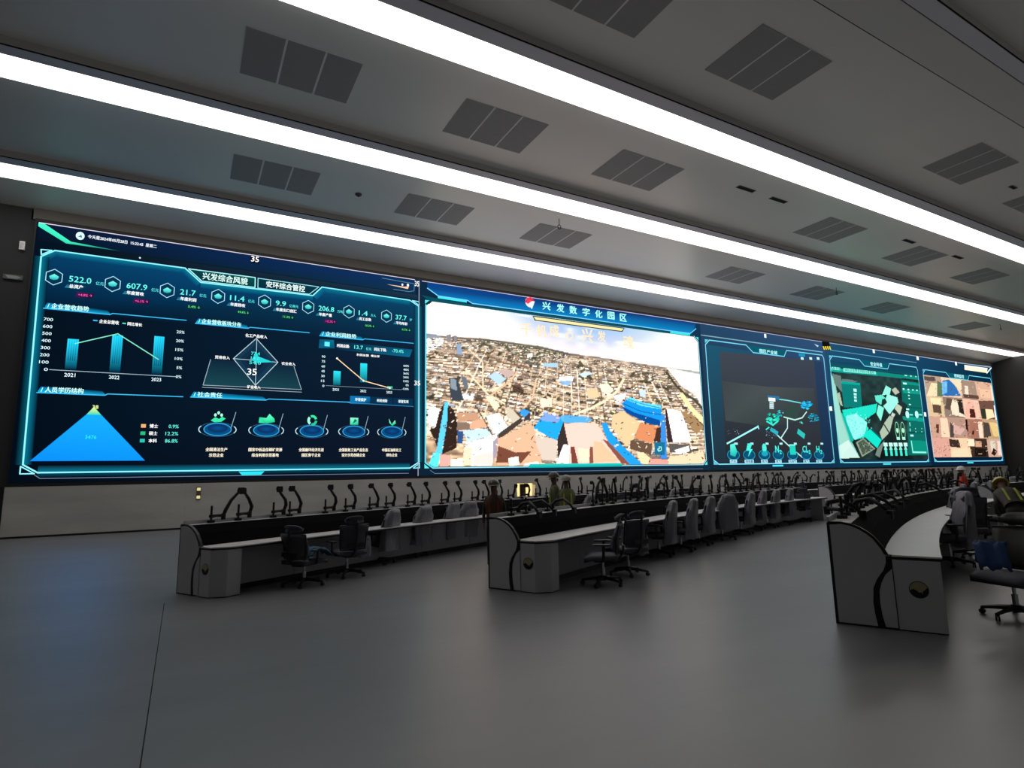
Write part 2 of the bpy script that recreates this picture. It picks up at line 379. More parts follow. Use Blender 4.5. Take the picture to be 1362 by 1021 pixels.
# ------------------------------------------------------------------ monitor arms
def arm(kind):
    r = empty('monitor_arm')
    MB().rbox((0, 0, .02), (.09, .07, .04), .008).rbox((0, .05, -.02), (.06, .02, .08), .006).build('clamp', m_arm, r)
    MB().tube([(0, 0, .03), (0, 0, .26)], .017, 8).rbox((0, 0, .10), (.055, .055, .05), .01).build('post', m_arm, r)
    ex = .2
    MB().tube([(0, 0, .10), (ex*.5, .01, .105), (ex, .0, .10)], [.026, .022, .026], 8).rbox((ex, 0, .085), (.055, .055, .1), .012).build('lower_arm', m_arm, r)
    if kind == 0: pts = [(ex, 0, .10), (ex+.045, 0, .20), (ex+.03, 0, .29), (ex-.08, -.02, .40), (ex-.13, -.02, .47)]
    elif kind == 1: pts = [(ex, 0, .10), (ex+.05, .02, .21), (ex+.0, .03, .33), (ex-.09, .02, .44), (ex-.19, .0, .47)]
    elif kind == 2: pts = [(ex, 0, .10), (ex+.03, 0, .18), (ex+.13, .02, .33), (ex+.24, .0, .45), (ex+.30, 0, .46)]
    elif kind == 3: pts = [(ex, 0, .10), (ex+.02, -.03, .22), (ex-.03, -.10, .34), (ex-.12, -.16, .38), (ex-.16, -.2, .34)]
    else: pts = [(ex, 0, .10), (ex+.03, -.06, .17), (ex-.02, -.22, .20), (ex-.08, -.36, .12), (ex-.1, -.42, .06)]
    MB().tube(pts, [.026, .03, .027, .022, .02], 8).build('upper_arm', m_arm, r, True)
    e = Vector(pts[-1]); d = (e-Vector(pts[-2])).normalized()
    q = MB(); q.rbox(tuple(e+d*.02), (.05, .05, .05), .012); 
    if kind == 4: q.rbox(tuple(e+d*.03+Vector((0, -.03, -.02))), (.10, .015, .10), .004)
    else: q.rbox(tuple(e+Vector((-.01, -.045, .01))), (.115, .016, .10), .004).box(e.x-.075, e.x+.055, e.y-.05, e.y-.04, e.z+.0, e.z+.02)
    q.build('head_plate', m_arm, r)
    return r
KINDS = [arm(k) for k in range(5)]; used = [False]*5
def put_arm(Rb, th, hs, kind, turn, label, group):
    if not used[kind]: o = KINDS[kind]; used[kind] = True
    else: o = copy_tree(KINDS[kind])
    p = AP(Rb-.10, th, 1.058*hs+.001); o.location = p
    o.rotation_euler = (0, 0, th+turn)
    sc = 1.0
    tag(o, label, 'monitor arm', group)
row1 = [(28.92, 2, 0), (28.47, 1, 0), (27.83, 0, 0), (27.51, 1, 0), (26.75, 0, 0), (26.28, 0, 0), (25.68, 1, 0), (25.24, 0, 0), (24.63, 1, 0), (24.20, 0, 0), (23.58, 0, 0), (23.15, 0, 0), (22.53, 0, 0), (22.13, 1, 0)]
nm1, nm2, nm3 = 'far', 'middle', 'near'
rr = random.Random(3)
def fill(seq, a, b, step, kinds=(0, 0, 1, 2, 3)):
    t = a
    while t > b:
        seq.append((t, rr.choice(kinds), rr.uniform(-.5, .5))); t -= step*rr.uniform(.8, 1.2)
    return seq
fill(row1, 21.6, 11.4, .54)
row2 = [(26.34, 4, 0), (25.9, 4, .3), (25.2, 4, .1), (23.5, 2, .2), (23.1, 1, 0), (22.65, 0, .2), (22.05, 3, 0), (21.5, 2, .3)]
fill(row2, 21.1, 11.4, .52)
row3 = [(25.9, 4, 1.0), (25.3, 4, -.2), (24.6, 3, .4), (24.0, 4, .2)]
fill(row3, 23.5, 11.5, .62, (3, 3, 4, 1, 0))
for i, (t, k, u) in enumerate(row1): put_arm(R1, D_(t), H1, k, u, 'black monitor arm, %s from the left end of the far console' % ordinal(i+1), 'monitor arms on the far console')
for i, (t, k, u) in enumerate(row2): put_arm(R2, D_(t), H2, k, u, 'black monitor arm, %s from the left end of the middle console' % ordinal(i+1), 'monitor arms on the middle console')
for i, (t, k, u) in enumerate(row3): put_arm(R3, D_(t), H3, k, u, 'black monitor arm, %s from the left end of the nearest console' % ordinal(i+1), 'monitor arms on the near console')
for Rb, hs, nm, n in ((R1, H1, 'far', 28), (R2, H2, 'middle', 28)):
    seq = fill([], 8.9, -9.0, .62)
    for i, (t, k, u) in enumerate(seq): put_arm(Rb, D_(t), hs, k, u, 'black monitor arm on the %s console beyond the aisle, %s from its end' % (nm, ordinal(i+1)), 'monitor arms right of the aisle on the %s console' % nm)
seq = fill([], 8.7, -4.0, .9)
for i, (t, k, u) in enumerate(seq): put_arm(R3, D_(t), H3, k, u, 'black monitor arm on the near-row console beyond the aisle, %s from its end' % ordinal(i+1), 'monitor arms right of the aisle on the near console')

# ------------------------------------------------------------------ chairs
def grid_shell(f, nu, nv, th):
    """closed shell: f(u,v) -> (point, normal), thickness th"""
    q = MB(); vs = []; 
    for s_ in (0, 1):
        for j in range(nv+1):
            for i in range(nu+1):
                p, n = f(i/nu, j/nv); vs.append(Vector(p)+Vector(n)*(th*(s_-.5)))
    K = (nu+1)*(nv+1); a = lambda i, j, s_: s_*K+j*(nu+1)+i
    fs = []
    for j in range(nv):
        for i in range(nu):
            fs.append((a(i, j, 0), a(i, j+1, 0), a(i+1, j+1, 0), a(i+1, j, 0))); fs.append((a(i, j, 1), a(i+1, j, 1), a(i+1, j+1, 1), a(i, j+1, 1)))
    for i in range(nu): fs += [(a(i, 0, 0), a(i+1, 0, 0), a(i+1, 0, 1), a(i, 0, 1)), (a(i, nv, 0), a(i, nv, 1), a(i+1, nv, 1), a(i+1, nv, 0))]
    for j in range(nv): fs += [(a(0, j, 0), a(0, j, 1), a(0, j+1, 1), a(0, j+1, 0)), (a(nu, j, 0), a(nu, j+1, 0), a(nu, j+1, 1), a(nu, j, 1))]
    return q.add(vs, fs)
def back_f(w0, w1, z0, z1, y0, lean, curve, wr=0, seed=1):
    rg = random.Random(seed); ph = [rg.uniform(0, 6) for _ in range(4)]
    def f(u, v):
        wd = w0+(w1-w0)*v; x = (u-.5)*wd; cc = (abs(u-.5)*2)**2
        y = y0-lean*v+curve*cc+.035*math.sin(v*PI*1.1)
        z = z0+(z1-z0)*v-.03*cc*cc*(1 if v > .5 else -1)
        if wr: y += wr*(math.sin(u*17+ph[0]+v*3)+.6*math.sin(u*31+ph[1]-v*5)+.5*math.sin(v*13+ph[2]+u*4)); x += wr*.8*math.sin(v*11+ph[3])
        return (x, y, z), (-(u-.5)*curve*4, 1, .1)
    return f
def chair(cover, mback, rough_seed=1, head=True, wide=1.0):
    r = empty('office_chair')
    q = MB()
    for k in range(5):
        a = 2*PI*k/5+.3; ca, sa = math.cos(a), math.sin(a)
        q.tube([(0, 0, .115), (ca*.16, sa*.16, .10), (ca*.31, sa*.31, .075)], [.034, .026, .018], 6)
    q.tube([(0, 0, .07), (0, 0, .15)], .045, 10); q.build('star_base', m_plast, r, False)
    for k in range(5):
        a = 2*PI*k/5+.3; T = Matrix.Translation((math.cos(a)*.31, math.sin(a)*.31, 0)) @ Matrix.Rotation(a+.6*k, 4, 'Z')
        c = MB()
        for s_ in (-1, 1):
            vs = [T @ Vector((.03*math.cos(t), s_*.012+d_, .03+.03*math.sin(t))) for d_ in (-.009, .009) for t in [2*PI*i/10 for i in range(10)]]
            c.add(vs, [tuple(range(10)), tuple(range(10, 20))[::-1]]+[(i, (i+1) % 10, 10+(i+1) % 10, 10+i) for i in range(10)])
        c.box(-.008, .008, -.02, .02, .045, .085, T=T); c.build('caster', m_plast, r)
    MB().tube([(0, 0, .13), (0, 0, .27), (0, 0, .27), (0, 0, .40)], [.03, .03, .018, .018], 10).build('gas_lift', m_chrome, r)
    MB().rbox((0, -.02, .40), (.20, .30, .06), .015).tube([(0, -.12, .40), (0, -.24, .42), (0, -.30, .52)], [.03, .028, .03], 8, flat=.6).build('mechanism', m_plast, r)
    def sf(u, v):
        x = (u-.5)*.50*wide; y = (v-.5)*.50+.02; e = max(abs(u-.5), abs(v-.5))*2
        return (x*(1-.06*(v > .8)), y, .475-.02*e**4-(.03*max(0, v-.75)*4)), (0, 0, 1)
    grid_shell(sf, 8, 8, .075).build('seat', m_seat, r, True)
    grid_shell(back_f(.44*wide, .50*wide, .53, 1.0, -.24, .075, .07), 8, 8, .035).build('backrest', mback, r, True)
    q = MB()
    for s_ in (-1, 1): q.tube([(s_*.22*wide, -.20, .53), (s_*.235*wide, -.21, .75), (s_*.255*wide, -.255, .99)], .014, 6)
    q.tube([(-.22*wide, -.20, .53), (0, -.25, .52), (.22*wide, -.20, .53)], .014, 6); q.tube([(-.255*wide, -.255, .99), (0, -.325, 1.0), (.255*wide, -.255, .99)], .014, 6)
    q.build('back_frame', m_plast, r)
    MB().tube([(0, -.30, .5), (0, -.335, .75), (0, -.35, .98)], [.03, .022, .02], 8, flat=.6).rbox((0, -.31, .62), (.32, .03, .09), .012).build('spine', m_plast, r)
    if head:
        h_ = grid_shell(back_f(.33*wide, .30*wide, 1.02, 1.17, -.30, .02, .06), 6, 5, .045).build('headrest', mback, r, True)
        MB().tube([(0, -.345, .95), (0, -.36, 1.05), (0, -.34, 1.09)], .014, 6).build('headrest_stem', m_plast, h_)
    for s_ in (-1, 1):
        ar = MB().rbox((s_*.29*wide, 0, .685), (.085, .26, .03), .012).build('armrest', m_plast, r)
        MB().tube([(s_*.15, -.02, .40), (s_*.28*wide, -.02, .43), (s_*.29*wide, -.02, .68)], [.02, .022, .02], 8, flat=.7).build('armrest_post', m_plast, ar)
    if cover == 1:
        f0 = back_f(.54*wide, .50*wide, .46, 1.02, -.235, .08, .10, .011, rough_seed)
        # film bag around the back and the headrest: an open tube with creases
        rg = random.Random(rough_seed); ph = [rg.uniform(0, 6) for _ in range(5)]; n = 26; prof = [(.30, .29, .12), (.40, .275, .115), (.52, .275, .10), (.68, .27, .095), (.84, .275, .09), (.98, .265, .085), (1.04, .22, .085), (1.12, .185, .08), (1.19, .165, .06), (1.215, .09, .025)]
        vs = []
        for j, (z, wx, wy) in enumerate(prof):
            v = (z-.4)/.8; yc = -.235-.10*v+.02*math.sin(v*3)
            for i in range(n):
                a = 2*PI*i/n; k = 1+.07*math.sin(7*a+ph[0]+2*v)+.05*math.sin(12*a+ph[1]-4*v)+.04*math.sin(9*v+ph[2]+3*a)
                c_, s_ = math.cos(a), math.sin(a); ex = lambda t: math.copysign(abs(t)**.6, t)
                vs.append((ex(c_)*wx*wide*k, yc+ex(s_)*wy*k, z+.012*math.sin(5*a+ph[3])))
        fs = [(j*n+i, j*n+(i+1) % n, (j+1)*n+(i+1) % n, (j+1)*n+i) for j in range(len(prof)-1) for i in range(n)]+[tuple(range((len(prof)-1)*n, len(prof)*n))]
        MB().add(vs, fs).build('film_cover', m_film, r, True)
    if cover == 2:
        vs = []; n = 20
        for j, (z, k) in enumerate([(.74, .30), (.62, .33), (.48, .35), (.34, .34)]):
            for i in range(n):
                a = 2*PI*i/n; vs.append((math.cos(a)*.13*(k/.3)+.28, math.sin(a)*.13+.0+.02*math.sin(a*5+j), z+.02*math.sin(a*4)))
        fs = [(j*n+i, j*n+(i+1) % n, (j+1)*n+(i+1) % n, (j+1)*n+i) for j in range(3) for i in range(n)]
        MB().add(vs, fs).build('armrest_bag', m_film, r, True)
    return r
PRO = {'plain': chair(0, m_mesh), 'cover': chair(1, m_mesh, 3), 'cover2': chair(1, m_mesh, 8), 'bag': chair(2, m_mesh, 5), 'big': chair(0, m_mesh2, 2, True, 1.12)}
taken = set()
def put_chair(kind, x, y, rz, label, group=None, sc=1.0):
    o = PRO[kind] if kind not in taken else copy_tree(PRO[kind]); taken.add(kind)
    o.location = (x, y, 0); o.rotation_euler = (0, 0, rz); o.scale = (1, 1, sc)
    return tag(o, label, 'chair', group or 'high-back office chairs at the consoles')
def chair_px(kind, px, py, off, label, sc=1.0):
    p = on_z(px, py, 0); th = math.atan2(CX-p.x, p.y-CY)
    return put_chair(kind, p.x, p.y, th+off, label, sc=sc)
C1 = [('plain', 404, 778, -1.45, 'dark high-back chair turned sideways, leftmost at the far console'),
      ('bag', 461, 766, -.25, 'dark chair with white film bag at its right armrest, second at the far console'),
      ('cover', 503, 749, .3, 'film-covered bluish chair, third from left at the far console'),
      ('cover2', 549, 739, .1, 'film-covered chair, fourth from left at the far console'),
      ('cover', 588, 731, .2, 'film-covered chair, fifth from left at the far console'),
      ('cover2', 613, 727, -.1, 'film-covered chair at the far console, just left of the middle console')]
for i, a in enumerate(C1): chair_px(*a[:4], a[4], (.80, .86, .84, .84, .86, .86)[i])
C2 = [('plain', 803, 777, .45, 'grey chair seen from the side, leftmost at the middle console'),
      ('bag', 836, 764, -.35, 'grey chair with film hanging at its right, second from left at the middle console'),
      ('cover', 877, 739, .25, 'narrow film-covered chair, third from left at the middle console'),
      ('cover2', 906, 732, .2, 'narrow film-covered chair, fourth from left at the middle console'),
      ('cover', 930, 724, .15, 'narrow film-covered chair, fifth from left at the middle console'),
      ('cover2', 961, 717, -.55, 'wide film-covered chair seen from behind, sixth from left at the middle console'),
      ('cover', 986, 710, .15, 'film-covered chair, seventh from left at the middle console'),
      ('cover2', 1003, 704, .2, 'film-covered chair, eighth from left at the middle console'),
      ('cover', 1021, 701, .15, 'film-covered chair, ninth from left at the middle console'),
      ('cover2', 1040, 697, .2, 'film-covered chair, tenth from left at the middle console'),
      ('plain', 1065, 693, -.6, 'dark chair seen from behind at the aisle end of the middle console')]
for a in C2: chair_px(*a[:4], a[4], .88)
C3 = [('big', 1354, 822, .95, 'large dark leather chair cut by the right edge of the photo', .95),
      ('cover', 1266, 752, .45, 'film-covered chair pushed against the nearest worktop, its cover creased', 1.0),
      ('plain', 1295, 742, -1.35, 'tall grey chair with separate headrest seen from behind, near console', 1.08),
      ('cover2', 1256, 722, .3, 'film-covered chair second along the nearest worktop', .97),
      ('big', 1330, 716, -.5, 'dark rounded chair behind the tall grey chair', 1.0),
      ('cover', 1268, 706, .2, 'film-covered chair third along the nearest worktop', .97),
      ('cover2', 1284, 698, .1, 'film-covered chair fourth along the nearest worktop', .97),
      ('cover', 1306, 692, .2, 'film-covered chair fifth along the nearest worktop', .97),
      ('cover2', 1325, 688, .1, 'film-covered chair at the aisle end of the near console', .97)]
for k, x, y, o_, l, s_ in C3: chair_px(k, x, y, o_, l, s_)
i = 0
for Rb, nm, a in ((R1, 'far', 20.5),):
    t = a
    while t > 11.5:
        i += 1; th = D_(t); p = AP(Rb-1.0, th); put_chair(rr.choice(['cover', 'cover2', 'plain']), p.x, p.y, th+rr.uniform(-.3, .3), 'chair at the far console behind the middle console, %s from the left' % ordinal(i), sc=.86); t -= 1.55
for Rb, nm, st in ((R1, 'far', 1.6), (R2, 'middle', 1.7), (R3, 'near-row', 2.0)):
    t = 8.3; i = 0
    while t > -7:
        i += 1; th = D_(t); p = AP(Rb-1.1, th); put_chair(rr.choice(['cover', 'cover2', 'plain']), p.x, p.y, th+rr.uniform(-.4, .4), 'chair at the %s console right of the aisle, %s from the aisle' % (nm, ordinal(i)), sc=.90); t -= st*rr.uniform(.85, 1.15)

# cloths and bags lying on chairs
def cloth(name, col, loc, sx, sy, sz, rz, label, cat, seed):
    rg = random.Random(seed); ph = [rg.uniform(0, 6) for _ in range(3)]
    def f(u, v):
        a = (u-.5)*2; x = a*sx*.5; d = max(0, abs(a)-.35)/.65
        return (x, (v-.5)*sy+.015*math.sin(u*9+ph[0]), sz-sz*d**1.3+.018*math.sin(v*11+ph[1]+u*5)+.012*math.sin(v*23+ph[2])), (math.copysign(d, a), 0, 1)
    o = grid_shell(f, 14, 12, .008).build(name, mat(name+'_'+col[1:], col, .8, var=.12, vscale=12), None, True)
    o.location = loc; o.rotation_euler = (0, 0, rz); return tag(o, label, cat)

# ------------------------------------------------------------------ people
m_skin = mat('skin', '#6b4a3a', .6); m_cloth = mat('dark_jacket', '#33352c', .85, var=.1, vscale=10); m_pants = mat('dark_trousers', '#24252a', .85)
m_shoe = mat('shoe', '#151515', .6)
def person(name_label, loc, rz, top, vest, helmet, jacket='#33352c', bend=0.0, arms='down', hi='#b9c24a'):
    r = empty('person', loc, rz)
    k = 1.0
    hip = (0, 0, .92); b = bend
    def up(z, y=0, x=0):   # point on the upper body, bent forward about the hip
        dz = z-.92; return (x, y*math.cos(b)+dz*math.sin(b), .92+dz*math.cos(b)-y*math.sin(b))
    J = {'hip': (hip, .14, .10), 'waist': (up(1.08), .135, .095), 'chest': (up(1.28), .165, .11), 'sh': (up(1.42), .10, .08), 'neck': (up(1.50), .055, .055), 'head0': (up(1.57, .015), .075, .085), 'head1': (up(1.67, .02), .082, .095), 'head2': (up(1.74, .015), .06, .07)}
    E = [('hip', 'waist'), ('waist', 'chest'), ('chest', 'sh'), ('sh', 'neck'), ('neck', 'head0'), ('head0', 'head1'), ('head1', 'head2')]
    for s, n in ((-1, 'l'), (1, 'r')):
        J[n+'s'] = (up(1.40, 0, s*.17), .065, .06)
        if arms == 'down':
            J[n+'e'] = (up(1.14, -.02, s*.225), .045, .045); J[n+'w'] = (up(.92, .06, s*.23), .032, .03); J[n+'h'] = (up(.84, .08, s*.225), .035, .022)
        else:
            J[n+'e'] = (up(1.16, .08, s*.22), .045, .045); J[n+'w'] = (up(1.14, .30, s*.14), .032, .03); J[n+'h'] = (up(1.15, .38, s*.12), .035, .022)
        J[n+'t'] = ((s*.095, 0, .84), .095, .09); J[n+'k'] = ((s*.11, .01, .48), .06, .06); J[n+'a'] = ((s*.12, -.03, .10), .04, .045); J[n+'f'] = ((s*.13, .10, .045), .04, .03)
        E += [('sh', n+'s'), (n+'s', n+'e'), (n+'e', n+'w'), (n+'w', n+'h'), ('hip', n+'t'), (n+'t', n+'k'), (n+'k', n+'a'), (n+'a', n+'f')]
        for q in range(5):                                   # four fingers and a thumb
            hp = Vector(J[n+'h'][0]); wp = Vector(J[n+'w'][0]); d = (hp-wp).normalized(); side = Vector((0, 1, 0)) if arms == 'down' else Vector((1, 0, 0))
            if q < 4:
                J[n+'g%d' % q] = (tuple(hp+d*(.05)+side*(.018*(q-1.5))), .009, .009); J[n+'i%d' % q] = (tuple(hp+d*(.085-.006*abs(q-1.5))+side*(.02*(q-1.5))+Vector((-s*.012, 0, 0))), .007, .007)
                E += [(n+'h', n+'g%d' % q), (n+'g%d' % q, n+'i%d' % q)]
            else:
                J[n+'g4'] = (tuple(hp+d*.01+side*.045), .010, .010); J[n+'i4'] = (tuple(hp+d*.045+side*.055), .008, .008); E += [(n+'h', n+'g4'), (n+'g4', n+'i4')]
    keys = list(J); idx = {q: i for i, q in enumerate(keys)}
    me = bpy.data.meshes.new('body'); me.from_pydata([J[q][0] for q in keys], [(idx[a], idx[c]) for a, c in E], []); me.update()
    o = bpy.data.objects.new('body', me); COL.objects.link(o)
    sk = o.modifiers.new('skin', 'SKIN'); sv = me.skin_vertices[0].data
    for q in keys: sv[idx[q]].radius = (J[q][1], J[q][2])
    sv[idx['hip']].use_root = True
    ss = o.modifiers.new('sub', 'SUBSURF'); ss.levels = 1; ss.render_levels = 1
    dg = bpy.context.evaluated_depsgraph_get(); ev = o.evaluated_get(dg); m2 = bpy.data.meshes.new_from_object(ev)
    bpy.data.objects.remove(o); bpy.data.meshes.remove(me)
    m2.name = 'body'
    jm = mat('jacket_'+jacket[1:], jacket, .85, var=.1, vscale=10)
    for m_ in (jm, m_pants, m_skin, m_shoe): m2.materials.append(m_)
    hd = Vector(J['head0'][0]); nk = Vector(J['neck'][0]); ax = (Vector(J['head1'][0])-nk).normalized()
    for p in m2.polygons:
        c = Vector(p.center); p.use_smooth = True
        t = (c-nk).dot(ax)
        if t > .0 and (c-Vector(J['head1'][0])).length < .22: p.material_index = 2
        elif c.z < .09: p.material_index = 3
        elif c.z < .90 and abs(c.x) < .20: p.material_index = 1
        elif any((c-Vector(J[n+'w'][0])).length > .01 and (c-Vector(J[n+'h'][0])).length < .075 for n in 'lr'): p.material_index = 2
        else: p.material_index = 0
    o = bpy.data.objects.new('body', m2); COL.objects.link(o); o.parent = r
    # face
    T = Matrix.Translation(Vector(J['head1'][0])) @ Matrix.Rotation(-b, 4, 'X')
    MB().sph((0, .105, -.03), .016, 8, 6, sc=(.8, 1.1, 1.5), T=T).build('nose', m_skin, o, True)
    for s in (-1, 1):
        MB().sph((s*.034, .09, .005), .011, 8, 6, T=T).build('eye', m_edge, o, True)
        MB().sph((s*.088, .0, -.01), .026, 8, 6, sc=(.4, .8, 1.2), T=T).build('ear', m_skin, o, True)
    MB().sph((0, .092, -.07), .016, 8, 4, sc=(1.6, .5, .4), T=T).build('mouth', mat('lips', '#5a3029', .6), o, True)
    hm = mat('helmet_'+helmet[1:], helmet, .35)
    hel = MB().sph((0, -.005, .03), .135, 18, 8, sc=(.95, 1.1, 1.0), T=T, z0=-.05).build('helmet', hm, r, True)
    br = MB(); n = 18; vs = []
    for rad, z in ((.128, .03), (.155, .018), (.155, .012), (.128, .022)):
        for i in range(n):
            a = 2*PI*i/n; ex = .035 if math.sin(a) > 0 else 0
            vs.append(T @ Vector((math.cos(a)*rad*.95, math.sin(a)*(rad+ex*math.sin(a))*1.08, z)))
    br.add(vs, [(j*n+i, j*n+(i+1) % n, ((j+1) % 4)*n+(i+1) % n, ((j+1) % 4)*n+i) for j in range(4) for i in range(n)]).build('helmet_brim', hm, hel)
    if vest:
        vm = mat('vest_'+vest[1:], vest, .7, var=.08, vscale=8); n = 20; q = MB(); vs = []
        prof = [(.95, .175, .135), (1.10, .175, .135), (1.25, .205, .145), (1.36, .215, .135), (1.43, .17, .105), (1.475, .11, .085)]
        for z, wx, wy in prof:
            for i in range(n):
                a = 2*PI*i/n; vs.append(up(z, math.sin(a)*wy, math.cos(a)*wx))
        q.add(vs, [(j*n+i, j*n+(i+1) % n, (j+1)*n+(i+1) % n, (j+1)*n+i) for j in range(len(prof)-1) for i in range(n)])
        v = q.build('vest', vm, r, True)
        st = MB()
        for s in (-1, 1):
            for yy in (.146, -.150):
                vs = [up(z, yy*w_, x) for z, w_ in ((.98, .92), (1.12, .93), (1.25, 1.0), (1.36, .93)) for x in (s*.075, s*.115)]
                st.add(vs, [(2*i, 2*i+1, 2*i+3, 2*i+2) for i in range(3)])
        st.build('reflective_stripe', mat('stripe_'+hi[1:], hi, .4), v)
    r.scale = (top/1.80,)*3
    return tag(r, name_label, 'person')
def person_px(px, Rr, **k):
    best = None
    for i in range(4000):
        th = D_(-12+i*.0105); p = AP(Rr, th, 1.2)-Vector((0, 0, CAM_Z)); z = p.dot(_f)
        if z <= 0: continue
        e = abs(681+FPX*p.dot(_r)/z-px)
        if best is None or e < best[0]: best = (e, AP(Rr, th, 0), th)
    return best[1]
p = person_px(738, 56.3); person('taller of two standing people in the middle, grey-green vest and dark helmet', p, 1.2, 1.66, '#5c6138', '#4a4b42', '#3d4036')
p = person_px(753.5, 55.7); person('standing person in a yellow-green vest and pale helmet, right of the taller one', p, -.4, 1.585, '#6b7040', '#8e8c80', '#50544a', arms='front')
p = person_px(657, 55.4); person('person in reddish-brown vest and olive helmet behind the middle console\'s left end', p, 2.6, 1.545, '#4a2a18', '#55543f', '#2c2a26', hi='#6b4020')
p = person_px(1280.5, 50.9); person('person in an orange-red vest with white helmet far right, seen from behind', p, .3, 1.60, '#d2472c', '#e8e4dc', '#b03a22', hi='#e8705a')
_h = ray(1346, 635); _h.z = 0; p = _h.normalized()*14.2; person('person with a yellow helmet bending over the console at the far right', p, -.9, 1.70, '#3c3b34', '#d8c45a', '#3a3934', bend=.95, arms='front')

# cloths
cloth('blue_cloth', '#1e4a63', tuple(on_z(422, 738, .455)), .34, .34, .10, .3, 'dark blue cloth draped over the seat of the leftmost chair', 'cloth', 4)
cloth('blue_cloth', '#24406e', tuple(on_z(1321, 753, .62)), .34, .26, .24, .4, 'blue cloth hanging over the armrest of the large dark chair at the right edge', 'cloth', 6)
cloth('green_cloth', '#2c6a60', (18.15, 12.65, .50), .40, .3, .25, .4, 'green cloth on the last chair before the aisle', 'cloth', 8)

# ------------------------------------------------------------------ video wall
vw = empty('video_wall', (0, DY, 0)); tag(vw, 'huge video wall showing blue and teal dashboards and a city panorama', 'screen')
MB().box(XL-.03, XR+.05, .004, .1, ZB, ZT+.13).build('bezel', m_bezel, vw)
def attr_mat():
    m = bpy.data.materials.new('screen_picture'); m.use_nodes = True; nt = m.node_tree; nt.nodes.clear()
    o = nt.nodes.new('ShaderNodeOutputMaterial'); e = nt.nodes.new('ShaderNodeEmission'); a = nt.nodes.new('ShaderNodeAttribute'); a.attribute_name = 'Col'
    nt.links.new(a.outputs['Color'], e.inputs[0]); e.inputs[1].default_value = SCR; nt.links.new(e.outputs[0], o.inputs[0]); return m
m_scr = attr_mat()
PX = [XL+.02, 8.60, 25.78, 37.62, 49.55, XR-.02]
LBL = ['left screen section with bar charts, radar chart and blue triangle', 'widest screen section showing the city panorama', 'dark screen section with teal network map', 'green screen section with aerial map and side tables', 'rightmost screen section with a grid of camera pictures']
PAN = []
def mixc(a, b, t): return tuple(a[i]+(b[i]-a[i])*t for i in range(3))
class G:
    """flat screen graphics in wall coordinates (X, Z); layer = millimetres in front of the panel"""
    def __init__(s): s.v = []; s.f = []; s.c = []
    def poly(s, pts, col, L=1):
        k = len(s.v); s.v += [(x, -.003*L, z) for x, z in pts]; s.f.append(tuple(range(k, k+len(pts))))
        if isinstance(col, list): s.c += [lin(c) for c in col]
        else: s.c += [lin(col)]*len(pts)
    def rect(s, x0, x1, z0, z1, col, L=1): s.poly([(x0, z0), (x1, z0), (x1, z1), (x0, z1)], col, L)
    def line(s, pts, w, col, L=3, closed=False):
        if closed: pts = pts+[pts[0]]
        for (a, b), (c, d) in zip(pts, pts[1:]):
            dx, dz = c-a, d-b; l = math.hypot(dx, dz) or 1; ux, uz = dx/l*w/2, dz/l*w/2
            s.poly([(a-ux*.6+uz, b-uz*.6-ux), (c+ux*.6+uz, d+uz*.6-ux), (c+ux*.6-uz, d+uz*.6+ux), (a-ux*.6-uz, b-uz*.6+ux)], col, L)
    def glow(s, pts, w, col, bg, side=0, L=2):
        """soft band fading to the background on one side (+1 / -1) or on both (0)"""
        for (a, b), (c, d) in zip(pts, pts[1:]):
            dx, dz = c-a, d-b; l = math.hypot(dx, dz) or 1; nx, nz = -dz/l*w, dx/l*w
            for sg in ((1, -1) if side == 0 else (side,)):
                s.poly([(a, b), (c, d), (c+nx*sg, d+nz*sg), (a+nx*sg, b+nz*sg)], [col, col, bg, bg], L)
    def ell(s, cx, cz, rx, rz, col, L=3, n=20, col2=None):
        for i in range(n):
            a, b = 2*PI*i/n, 2*PI*(i+1)/n
            s.poly([(cx, cz), (cx+rx*math.cos(a), cz+rz*math.sin(a)), (cx+rx*math.cos(b), cz+rz*math.sin(b))], [col, col2 or col, col2 or col], L)
    def ring(s, cx, cz, rx, rz, w, col, L=3, a0=0, a1=2*PI, n=24):
        for i in range(n):
            a, b = a0+(a1-a0)*i/n, a0+(a1-a0)*(i+1)/n
            P = lambda t, k: (cx+(rx+k)*math.cos(t), cz+(rz+k)*math.sin(t))
            s.poly([P(a, -w/2), P(b, -w/2), P(b, w/2), P(a, w/2)], col, L)
    def build(s, name, parent):
        me = bpy.data.meshes.new(name); me.from_pydata(s.v, [], s.f); ca = me.color_attributes.new('Col', 'FLOAT_COLOR', 'CORNER')
        flat = []
        for f in s.f:
            for i in f: flat += [*s.c[i], 1.0]
        ca.data.foreach_set('color', flat); me.materials.append(m_scr); me.update()
        o = bpy.data.objects.new(name, me); COL.objects.link(o); o.parent = parent; return o
TEXTS = []
def text(pan, s_, x, z, h, col='#f4ffff', al='L', w=None, bold=.02, L=6, sh=0):
    cu = bpy.data.curves.new('t', 'FONT'); cu.body = s_; cu.resolution_u = 2; cu.size = 1.0; cu.shear = sh
    o = bpy.data.objects.new('t', cu); COL.objects.link(o); TEXTS.append((pan, o, x, z, h, col, al, w, L, bold))
